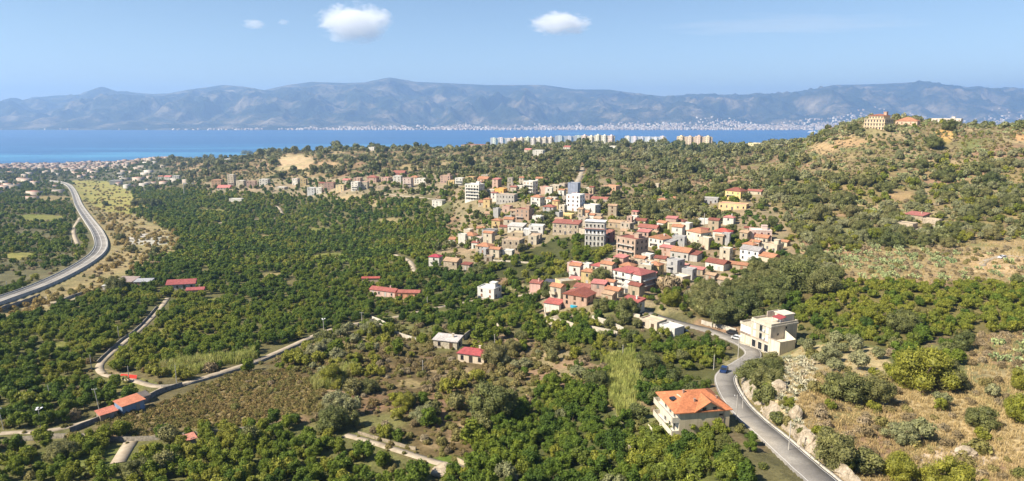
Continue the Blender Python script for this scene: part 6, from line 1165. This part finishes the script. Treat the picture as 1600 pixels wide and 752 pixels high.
for zi_, (nm, poly, colr, mix, where) in enumerate(ZONES):
    m = (ZI == zi_) & clear; acc = np.zeros(m.sum()); u = U[m]; pn = patchy[m]; ch = np.full(m.sum(), -1)
    natural = nm not in ('main_grove', 'centre_grove', 'low_grove', 'left_grove', 'orchard', 'roadside', 'reed_bank', 'reed_strip', 'reed_field', 'dry_slope', 'brown_field')
    for kk, pr in mix.items():
        if natural: pr = pr * np.clip(2.7 * vnoise(SX[m] / 23 + KEYS.index(kk) * 7.7, SY[m] / 23, 60 + KEYS.index(kk)) - .42, .04, 2.2)
        elif nm in ('main_grove', 'left_grove', 'low_grove') and kk == 'lemon': pr = pr * np.clip(3.2 * vnoise(SX[m] / 34, SY[m] / 34, 66) - .9, 0, 2.5)
        hit = (ch < 0) & (u >= acc) & (u < acc + pr); ch[hit] = KEYS.index(kk); acc = acc + pr
    CHOICE[m] = ch
SIZE = np.zeros(len(SX)); PLANT = CHOICE >= 0
for i, kk in enumerate(KEYS):
    m = CHOICE == i; lo, hi = K[kk]['size']; SIZE[m] = rg.uniform(lo, hi, m.sum()) * np.clip(SS[m] / 3.4, 1, 2.1) ** .6
natz = np.isin(ZI, [ZID[q] for q in ('far_hill', 'ridge_plateau', 'hill_crest', 'hill_mid', 'default', 'mid_scrub', 'old_oaks', 'village_gardens', 'dry_slope')]); SIZE[natz] *= (.72 + .95 * rg.random(natz.sum()) ** 2.2)
SIZE[CREST] *= .85; q = DROAD < 8.5; SIZE[q] = np.minimum(SIZE[q], 1.35)
# extra fine grass, weeds and reeds close by
def fill(zone, key, y0, y1, s, seed, pr):
    x, y, ss = spots(y0, y1, s, seed, .2); z = H(x, y); a, b, d = proj(x, y, z); zs_ = np.clip(250 / np.maximum(y, 60), .12, 1); zz = zone_of(a + fbm(x / 20, y / 20, 31, 3) * 54 * zs_, b + fbm(x / 20, y / 20, 57, 3) * 33 * zs_); k = (zz == ZID[zone]) & (rg.random(len(x)) < pr)
    d_, _ = near_line(x[k], y[k], ROAD, 2); q = d_ > (4.1 if key == 'bush' else 5); lo, hi = K[key]['size']; return key, x[k][q], y[k][q], z[k][q], rg.uniform(lo, hi, q.sum())
EXTRA = [fill('dry_slope', 'tuft', 78, 190, .8, 31, .8), fill('heather', 'tuft', 120, 240, 1.2, 32, .6), fill('dry_terrace', 'tuft', 200, 380, 1.6, 33, .6), fill('brown_field', 'weed', 120, 240, 1.1, 34, .85), fill('reed_bank', 'reed', 120, 260, 1.3, 35, .8), fill('reed_strip', 'reed', 150, 260, 1.3, 36, .8), fill('reed_field', 'reed', 150, 260, 1.2, 37, .85), fill('rock_bank', 'agave', 110, 220, 1.5, 38, .55), fill('rock_bank', 'tuft', 110, 220, 1.2, 39, .3), fill('olive_terrace', 'tuft', 150, 230, 1.5, 40, .25), fill('low_grove', 'bush', 100, 190, 2.4, 41, .3), fill('left_grove', 'bush', 140, 330, 2.6, 42, .25), fill('mid_scrub', 'bush', 120, 260, 2.2, 43, .4), fill('roadside', 'bush', 90, 170, 2.2, 44, .35), fill('roadside', 'lemon', 90, 170, 3.0, 48, .5), fill('upper_centre', 'lemon', 140, 260, 3.4, 49, .06), fill('centre_grove', 'bush', 100, 190, 2.4, 45, .25), fill('hill_crest', 'dry', 520, 680, 3.6, 46, .35), fill('dry_slope', 'dry', 80, 190, 2.6, 47, .2)]
for q in EXTRA:
    if q[0] == 'bush': q[4][:] *= .55
# notable single plants: pixel, width in pixels, kind, label
HAND = [(1440, 612, 92, 'lemon', 'huge bright green rounded tree on the dry slope'), (1408, 600, 60, 'lemon', 'bright green tree merging with the huge rounded tree'), (1478, 608, 66, 'broad', 'dark round tree beside the huge bright green tree'), (1320, 628, 78, 'broad', 'wide dark green thicket above the dry grass'), (1365, 632, 66, 'broad', 'dark thicket between the bright green tree and the agaves'),
 (1530, 668, 54, 'broad', 'lone round dark bush on the dry grass'), (1300, 728, 84, 'broad', 'large dark shrub hanging over the roadside'), (1345, 738, 60, 'broad', 'dark shrub beside the roadside hanging shrub'), (1405, 690, 56, 'olive', 'grey-green wild olive in the dry grass'), (1440, 690, 40, 'olive', 'smaller grey-green wild olive in the dry grass'), (1590, 660, 60, 'lemon', 'yellow-green tree at the dry slope edge'), (1600, 610, 54, 'lemon', 'yellow-green tree above the dry slope edge'), (1410, 752, 70, 'lemon', 'yellow-green shrub at the lower slope'), (1480, 770, 80, 'lemon', 'yellow-green shrub below the white outcrop'),
 (1298, 566, 46, 'olive', 'olive tree shading the bare terrace'), (1340, 578, 34, 'olive', 'small olive tree on the bare terrace'), (1268, 560, 26, 'bush', 'bush at the rim of the bare terrace'), (1180, 600, 62, 'broad', 'grey-green roadside tree opposite the bend'), (1196, 634, 46, 'broad', 'dark roadside tree below the grey-green one'), (1216, 664, 34, 'broad', 'lowest dark roadside shrub by the kerb'), (1172, 582, 26, 'olive', 'greyish roadside shrub touching the asphalt'),
 (1246, 455, 84, 'broad', 'great dark oak crown above the cream building'), (1280, 462, 66, 'broad', 'second great oak in the wood above the cream building'), (1210, 470, 62, 'broad', 'oak at the lower edge of the wood'), (1130, 505, 64, 'broad', 'dark oak overhanging the concrete wall'), (1165, 490, 54, 'broad', 'oak between the wall and the cream building'), (1050, 478, 40, 'lemon', 'bright green tree below the big red-roofed house'), (1045, 452, 44, 'dry', 'bare pinkish-grey thicket beside the big red-roofed house'),
 (1415, 520, 60, 'broad', 'brownish broad tree at the orchard edge'), (1370, 508, 54, 'lemon', 'yellow-green broad tree in the orchard'), (940, 448, 44, 'broad', 'dark tree clump behind the maroon-roofed house'), (865, 345, 26, 'broad', 'dark flat tree beside the bright white modern house'), (845, 345, 22, 'broad', 'dark tree next to the brick house'), (740, 700, 50, 'citrus', 'dark dense round tree by the curved ochre wall'), (660, 660, 44, 'olive', 'pale grey willow-like tree in the scrub'), (525, 640, 50, 'olive', 'blue-grey rounded tree in the scrub'), (553, 650, 34, 'olive', 'small pale grey tree beside the blue-grey rounded tree'),
 (205, 395, 20, 'broad', 'dark round tree in the dry river bed'), (188, 375, 16, 'broad', 'small dark tree in the dry river bed'), (212, 322, 18, 'broad', 'dark tall tree at the end of the meadow'), (228, 322, 20, 'broad', 'dark tree clump beyond the meadow'), (245, 324, 22, 'broad', 'wide dark tree beside the meadow clump'), (165, 322, 12, 'broad', 'lone dark tree by the road junction'), (270, 250, 14, 'broad', 'lone round tree on the ridge above the sea'), (600, 238, 16, 'broad', 'round dark tree on the ridge line'), (635, 236, 16, 'broad', 'second round tree on the ridge line'), (655, 236, 14, 'broad', 'third round tree on the ridge line'), (800, 236, 24, 'broad', 'tall pale tree in front of the apartment blocks'), (870, 246, 24, 'broad', 'dark tree beside the white plateau villa'),
 (385, 244, 22, 'broad', 'tall tree group at the ridge end'), (410, 242, 24, 'broad', 'wide tree on the ridge by the tall group'), (425, 242, 18, 'broad', 'tree at the start of the ridge line'), (377, 295, 10, 'broad', 'round dark tree before the far hamlet'), (1332, 206, 22, 'broad', 'tall tree standing beside the hilltop hotel'), (1292, 214, 20, 'broad', 'isolated tall tree at the hill nose'), (1390, 206, 20, 'olive', 'tree in front of the hilltop hotel'), (1460, 232, 30, 'broad', 'round dark tree under the hill crest'), (48, 640, 40, 'lemon', 'yellow tree in the grove by the track'), (115, 655, 30, 'dry', 'brown bare tree by the track wall'), (330, 580, 26, 'dry', 'bare silvery tree by the reed strip'), (520, 600, 44, 'lemon', 'pale yellow-green thicket in the scrub'), (1105, 575, 24, 'lemon', 'orange-yellow small tree by the blue car')]
HX = []
for (px, py, wp, kk, lb) in HAND:
    P = ground(px, py); mpp = float(proj(*P)[2]) / F; r = wp * mpp * .5; HX.append((P, r, kk, lb))
    m = (SX - P.x) ** 2 + (SY - P.y) ** 2 < (r * .8) ** 2; PLANT &= ~m
IDX = 0
PROTO = {}
def plant_copy(kk, mesh_i, x, y, z, s, rz, label, group):
    kd = K[kk]; pool_ = BIG[kk] if s > 3.4 and kk in BIG else kd['near']; mx_ = pool_[mesh_i % len(pool_)]; sq = (s * RNG.uniform(.92, 1.1), s * RNG.uniform(.92, 1.1), s * RNG.uniform(.88, 1.15))
    if kd['trunk'] is None:
        o = bpy.data.objects.new(kd['name'], mx_); COL.objects.link(o); o.location = (x, y, z); o.rotation_euler = (0, 0, rz); o.scale = sq; return tag(o, label, kd['cat'], group)
    r = bpy.data.objects.new(kd['name'], None); COL.objects.link(r); r.location = (x, y, z); r.rotation_euler = (0, 0, rz); r.empty_display_size = .3; tag(r, label, kd['cat'], group)
    for nm, me_ in (('trunk', kd['trunk']), ('crown', mx_)):
        c_ = bpy.data.objects.new(nm, me_); COL.objects.link(c_); c_.parent = r; c_.scale = sq
    return r
for i, (P, r, kk, lb) in enumerate(HX): plant_copy(kk, i, P.x, P.y, P.z - .1, r, i * 1.7, lb, 'notable trees and thickets')
# shrubs crowding the inner verge of the road
rv = np.random.default_rng(9); T_ = np.gradient(ROAD[:, :2], axis=0); T_ /= np.linalg.norm(T_, axis=1)[:, None]
for i in range(34):
    k = int(14 + i * 2.7); of = rv.uniform(4.3, 7.2); s_ = rv.uniform(.7, 1.5); x = ROAD[k, 0] + T_[k, 1] * of; y = ROAD[k, 1] - T_[k, 0] * of; kk = ('bush', 'bush', 'lemon', 'bush', 'agave')[i % 5]
    nm = ('first', 'second', 'third', 'fourth', 'fifth', 'sixth', 'seventh', 'eighth', 'ninth', 'tenth', 'eleventh', 'twelfth', 'thirteenth', 'fourteenth', 'fifteenth', 'sixteenth', 'seventeenth')[i // 2]
    plant_copy(kk, i, x, y, float(H(x, y)[0]) + .2, s_, i * 1.3, f"{K[kk]['lab'][0]} on the rocky road verge, {nm} stretch from the frame edge", f'plants on the rocky verge, {nm} stretch')
# the 300 that show largest of each countable kind are things; the others become one mass per kind
INDIV = {'citrus': 300, 'lemon': 300, 'broad': 260, 'olive': 220, 'bush': 300, 'dry': 260, 'pear': 220, 'gold': 220, 'agave': 140}
inframe = (PX > -5) & (PX < 1605) & (PY < 765) & (PY > 190)
rest = {}
MARKS = []
for o in list(COL.objects):
    if o.parent is None and o.get('category') in ('house', 'shed', 'building', 'hotel', 'villa', 'wall', 'pole', 'tree', 'rock', 'palazzo', 'ruin'):
        if o.type == 'MESH' and o.get('category') == 'wall':
            vv = o.data.vertices; q = vv[len(vv) // 2].co; loc = (q.x, q.y)
        else: loc = (o.location.x, o.location.y)
        MARKS.append((loc[0], loc[1], short(o['label'])))
MKX = np.array([q[0] for q in MARKS]); MKY = np.array([q[1] for q in MARKS]); TAKEN = {}
def where_label(kk, x, y, zone, size):
    "how a plant is told apart: by the nearest landmark, else by its zone"
    d = np.hypot(MKX - x, MKY - y); k = int(np.argmin(d)); lo, hi = K[kk]['size']; q = (size - lo) / max(.01, hi - lo)
    sz = 'small' if q < .33 else 'large' if q > .9 else 'middle-sized'
    base = K[kk]['lab'][0]
    if d[k] > 32 + .05 * y: return f'{sz} {base} {ZONES[zone][4]}'
    key = (kk, k); TAKEN[key] = TAKEN.get(key, 0) + 1
    near = 'beside' if d[k] < 7 else 'close to' if d[k] < 14 else 'some way from'
    lb = f'{sz} {base} {near} the {MARKS[k][2]}'
    return lb if len(lb.split()) <= 16 else f'{sz} {base} {ZONES[zone][4]}'
for i, kk in enumerate(KEYS):
    cand = np.where(PLANT & (CHOICE == i))[0]; app = SIZE[cand] / PD[cand] * np.where(inframe[cand], 1, 0); order = cand[np.argsort(-app)]
    n = min(INDIV.get(kk, 0), int((app > 0).sum())); one, rest[kk] = order[:n], order[n:]
    for j in one:
        where = ZONES[ZI[j]][4]
        lab = where_label(kk, SX[j], SY[j], ZI[j], SIZE[j])
        plant_copy(kk, int(j), SX[j], SY[j], SZ[j] - .08, SIZE[j], float(U[j] * 40), lab, 'plants: ' + lab)
def mass(name, label, me_list, x, y, z, s, rz, pick, cat):
    "one object: real plants set out over the ground by geometry nodes"
    if len(x) == 0: return
    pool = bpy.data.collections.new(name + '_pool')
    for q, me_ in enumerate(me_list):
        o = bpy.data.objects.new(f'{name}_form_{q:02d}', me_); pool.objects.link(o)
    pts = bpy.data.meshes.new(name); pts.vertices.add(len(x)); pts.vertices.foreach_set('co', np.stack([x, y, z], -1).astype(np.float32).ravel())
    rq = np.random.default_rng(len(x)); sv = s[:, None] * rq.uniform(.78, 1.22, (len(x), 3)); tv = np.stack([rq.normal(0, .09, len(x)), rq.normal(0, .09, len(x)), rz], -1)
    for nm, arr, tp in (('size', sv, 'FLOAT_VECTOR'), ('turn', tv, 'FLOAT_VECTOR'), ('form', pick, 'INT')):
        a = pts.attributes.new(nm, tp, 'POINT'); a.data.foreach_set('vector' if tp == 'FLOAT_VECTOR' else 'value', np.asarray(arr, np.int32 if tp == 'INT' else np.float32).ravel())
    o = ob(name, pts); o['kind'] = 'stuff'; o['label'] = label; o['category'] = cat
    ng = bpy.data.node_groups.new(name, 'GeometryNodeTree'); ng.interface.new_socket('Geometry', in_out='INPUT', socket_type='NodeSocketGeometry'); ng.interface.new_socket('Geometry', in_out='OUTPUT', socket_type='NodeSocketGeometry')
    gi = ng.nodes.new('NodeGroupInput'); go = ng.nodes.new('NodeGroupOutput'); ci = ng.nodes.new('GeometryNodeCollectionInfo'); ci.inputs['Collection'].default_value = pool; ci.inputs['Separate Children'].default_value = True; ci.inputs['Reset Children'].default_value = True
    ip = ng.nodes.new('GeometryNodeInstanceOnPoints'); ip.inputs['Pick Instance'].default_value = True
    def attr(nm, tp): n = ng.nodes.new('GeometryNodeInputNamedAttribute'); n.data_type = tp; n.inputs['Name'].default_value = nm; return n.outputs['Attribute']
    ng.links.new(gi.outputs[0], ip.inputs['Points']); ng.links.new(ci.outputs[0], ip.inputs['Instance']); ng.links.new(attr('form', 'INT'), ip.inputs['Instance Index']); ng.links.new(attr('turn', 'FLOAT_VECTOR'), ip.inputs['Rotation']); ng.links.new(attr('size', 'FLOAT_VECTOR'), ip.inputs['Scale']); ng.links.new(ip.outputs[0], go.inputs[0])
    md = o.modifiers.new('planting', 'NODES'); md.node_group = ng
MASS = dict(citrus=('citrus_grove', 'dense dark green citrus groves filling the valley floor', 'grove'), lemon=('orchard_growth', 'scattered yellow-green orchard growth across the slopes', 'orchard'), broad=('evergreen_woodland', 'dark evergreen woodland covering the hillsides', 'woodland'), olive=('olive_growth', 'grey-green olive growth spread over the hills', 'woodland'), bush=('scrub', 'olive-green scrub covering slopes and field edges', 'scrub'), dry=('dry_scrub', 'bare grey-brown scrub across the slopes', 'scrub'), gold=('river_rushes', 'golden rushes filling the dry river bed', 'rushes'), pear=('prickly_pear_growth', 'pale prickly pear growth scattered over the hill', 'cactus'), agave=('agave_growth', 'grey agaves crowding the rock bank', 'agave'), reed=('reeds', 'pale upright reeds in banks and strips', 'reeds'), tuft=('dry_grass', 'straw-coloured dry grass on the slopes', 'grass'), weed=('field_weeds', 'brown weeds covering the fallow field', 'weeds'))
for i, kk in enumerate(KEYS):
    j = rest[kk]; nn_, nf = len(K[kk]['near']), len(K[kk]['far'])
    x, y, z, s = SX[j], SY[j], SZ[j] - .08, SIZE[j]; extra = [e for e in EXTRA if e[0] == kk]
    for e in extra: x, y, z, s = np.concatenate([x, e[1]]), np.concatenate([y, e[2]]), np.concatenate([z, e[3] - .05]), np.concatenate([s, e[4]])
    if len(x) == 0: continue
    rr = np.random.default_rng(100 + i); pick = np.where(y < 420, rr.integers(0, nn_, len(x)), nn_ + rr.integers(0, nf, len(x)))
    mass(MASS[kk][0], MASS[kk][1], K[kk]['near'] + K[kk]['far'], x, y, z, s, rr.uniform(0, 6.28, len(x)), pick, MASS[kk][2])
print('PLANTS', {kk: len(rest[kk]) for kk in KEYS}, [(e[0], len(e[1])) for e in EXTRA])

# conifers, cypresses and a palm
def cone_tree(px, py, hpx, wpx, label, nm='cypress', cat='tree'):
    P = ground(px, py); mpp = float(proj(*P)[2]) / F; h = hpx * mpp; w_ = wpx * mpp * .5; rq = np.random.default_rng(int(px)); n = 260
    t = rq.uniform(0, 1, n) ** .8; a = rq.uniform(0, 6.28, n); prof = np.sin(np.clip(t * 1.05 + .12, 0, 1) * math.pi) ** .6 if nm == 'cypress' else (1 - t * .85) * (.7 + .3 * np.sin(t * 30))
    rr = w_ * prof * rq.uniform(.75, 1.1, n); pos = np.stack([rr * np.cos(a), rr * np.sin(a), h * (.1 + .9 * t)], -1); s = h * .07
    d = np.stack([np.cos(a), np.sin(a), np.full(n, .3)], -1) + rq.normal(scale=.3, size=(n, 3)); tv = np.cross(d, rq.normal(size=(n, 3))); tv /= np.linalg.norm(tv, axis=1)[:, None]; b = np.cross(d, tv)
    quad = np.stack([pos - tv * s, pos - b * s * .6, pos + tv * s, pos + b * s * .6], 1).reshape(-1, 3)
    r = thing(nm + '_tree', label, cat, tuple(P), 0, 'tall conifers')
    ob('trunk', mesh('trunk', *tube((0, 0, -1), (0, 0, h * .9), h * .03, h * .008, 6), [M_BARK]), r); ob('crown', fast_mesh('crown', quad, np.arange(n * 4).reshape(n, 4), [L_PINE]), r)
for q in ((1068, 238, 15, 14, 'dark pine in front of the peach striped block', 'pine'), (1080, 239, 14, 14, 'dark pine second in the clump by the peach striped block', 'pine'), (1056, 239, 12, 12, 'small dark pine at the inland side of the pine clump', 'pine'), (1092, 239, 11, 10, 'small dark pine at the seaward side of the pine clump', 'pine'), (1020, 236, 12, 10, 'pine beside the longest cream apartment block', 'pine'), (1103, 237, 8, 4, 'small cypress beyond the pine clump'), (1122, 235, 9, 4, 'slim cypress on the bare plateau'), (1138, 235, 9, 4, 'second slim cypress on the bare plateau'), (667, 238, 9, 4, 'thin cypress on the ridge line'), (1237, 228, 9, 4, 'cypress on the slope by the cream plateau block'), (590, 240, 6, 4, 'tiny cypress beside the ridge house'), (850, 232, 8, 8, 'pine before the long plateau row', 'pine'), (905, 232, 9, 9, 'pine before the greyish plateau block', 'pine')): cone_tree(*q)
def palm(px, py, hpx, label):
    P = ground(px, py); mpp = float(proj(*P)[2]) / F; h = hpx * mpp; r = thing('palm_tree', label, 'tree', tuple(P), 0, 'palms')
    ob('trunk', mesh('trunk', *tube((0, 0, -.5), (.1, 0, h * .75), .22, .16, 8), [M_BARK]), r); parts = []
    for i in range(16):
        a = i * 2.4; e = .2 + .6 * ((i * 7) % 5) / 5; pts = [Vector((math.cos(a) * t * 2.2 * math.cos(e), math.sin(a) * t * 2.2 * math.cos(e), math.sin(e) * t * 2.2 - 1.5 * t * t)) for t in (0, .35, .7, 1)]; s = Vector((-math.sin(a), math.cos(a), 0)) * .28
        v = []
        for k, p in enumerate(pts): wv = (.3, 1, .9, .1)[k]; v += [tuple(p - s * wv), tuple(p + s * wv)]
        parts.append((v, [(2 * k, 2 * k + 1, 2 * k + 3, 2 * k + 2) for k in range(3)]))
    ob('crown', mesh('crown', *join(parts), [L_BROAD]), r, (.1, 0, h * .75))
palm(1165, 380, 18, 'feathery palm beside the pale pink house'); palm(940, 530, 16, 'palm on the terraces below the retaining walls'); palm(193, 598, 12, 'small palm by the red tarpaulin')

# ------------------------------------------------------------------ air: haze over land, sea and far shore
v, f = boxes([(-26000, 26000, -800, 23500, -300, 730)])
m_ = bpy.data.materials.new('haze'); m_.use_nodes = True; nt_ = m_.node_tree; nt_.nodes.remove(nt_.nodes['Principled BSDF'])
pv = nt_.nodes.new('ShaderNodeVolumePrincipled'); pv.inputs['Density'].default_value = 0.85e-4; pv.inputs['Color'].default_value = (.385, .60, .94, 1); pv.inputs['Anisotropy'].default_value = 0.2
nt_.links.new(pv.outputs[0], nt_.nodes['Material Output'].inputs['Volume'])
o = ob('haze', mesh('haze', v, f, [m_])); o['kind'] = 'stuff'

# ------------------------------------------------------------------ clouds above the haze
def cloud(px, py, wpx, hpx, Y, label, dens, seed):
    a, s = ray(px, py); mpp = Y / F; W, Hc = wpx * mpp, hpx * mpp
    m, nt = bpy.data.materials.new('cloud_vapour'), None; m.use_nodes = True; nt = m.node_tree; nt.nodes.remove(nt.nodes['Principled BSDF'])
    tc = nt.nodes.new('ShaderNodeTexCoord'); n1 = N(nt, 'ShaderNodeTexNoise', Scale=2.2, Detail=6, Roughness=.62); mp = nt.nodes.new('ShaderNodeMapping'); mp.inputs['Location'].default_value = (seed, seed * 2, 0); nt.links.new(tc.outputs['Object'], mp.inputs['Vector']); nt.links.new(mp.outputs[0], n1.inputs['Vector'])
    ln = N(nt, 'ShaderNodeVectorMath', operation='LENGTH'); nt.links.new(tc.outputs['Object'], ln.inputs[0])
    q = N(nt, 'ShaderNodeMath', operation='MULTIPLY_ADD'); q.inputs[1].default_value = -.55; q.inputs[2].default_value = .02; nt.links.new(ln.outputs['Value'], q.inputs[0])
    r = N(nt, 'ShaderNodeMath', operation='ADD'); nt.links.new(n1.outputs['Fac'], r.inputs[0]); nt.links.new(q.outputs[0], r.inputs[1])
    mr = N(nt, 'ShaderNodeMapRange'); mr.inputs['From Min'].default_value = .06; mr.inputs['From Max'].default_value = .28; mr.inputs['To Min'].default_value = 0; mr.inputs['To Max'].default_value = dens; nt.links.new(r.outputs[0], mr.inputs['Value'])
    pv = nt.nodes.new('ShaderNodeVolumePrincipled'); pv.inputs['Color'].default_value = (1, 1, 1, 1); pv.inputs['Anisotropy'].default_value = 0; nt.links.new(mr.outputs[0], pv.inputs['Density']); nt.links.new(pv.outputs[0], nt.nodes['Material Output'].inputs['Volume'])
    import bmesh
    bm = bmesh.new(); bmesh.ops.create_icosphere(bm, subdivisions=3, radius=1); me_ = bpy.data.meshes.new('cloud'); bm.to_mesh(me_); bm.free(); me_.materials.append(m)
    o = ob('cloud', me_, None, (a * Y, Y, s * Y), 0, (W * .57, W * .4, Hc * .62)); tag(o, label, 'cloud', 'clouds')
cloud(553, 36, 112, 52, 12500, 'largest white cumulus cloud above the strait', .006, 1.7); cloud(874, 37, 92, 32, 12500, 'smaller flat white cloud over the middle of the strait', .006, 4.1); cloud(1230, 40, 420, 10, 15500, 'faint broad cirrus streak over the far mountains', .0002, 2.9); cloud(397, 38, 36, 14, 12500, 'tiny wispy cloud beside the largest cumulus', .004, 6.3); cloud(443, 35, 20, 9, 12500, 'faint tiny cloud nearest the largest cumulus', .003, 8.2)
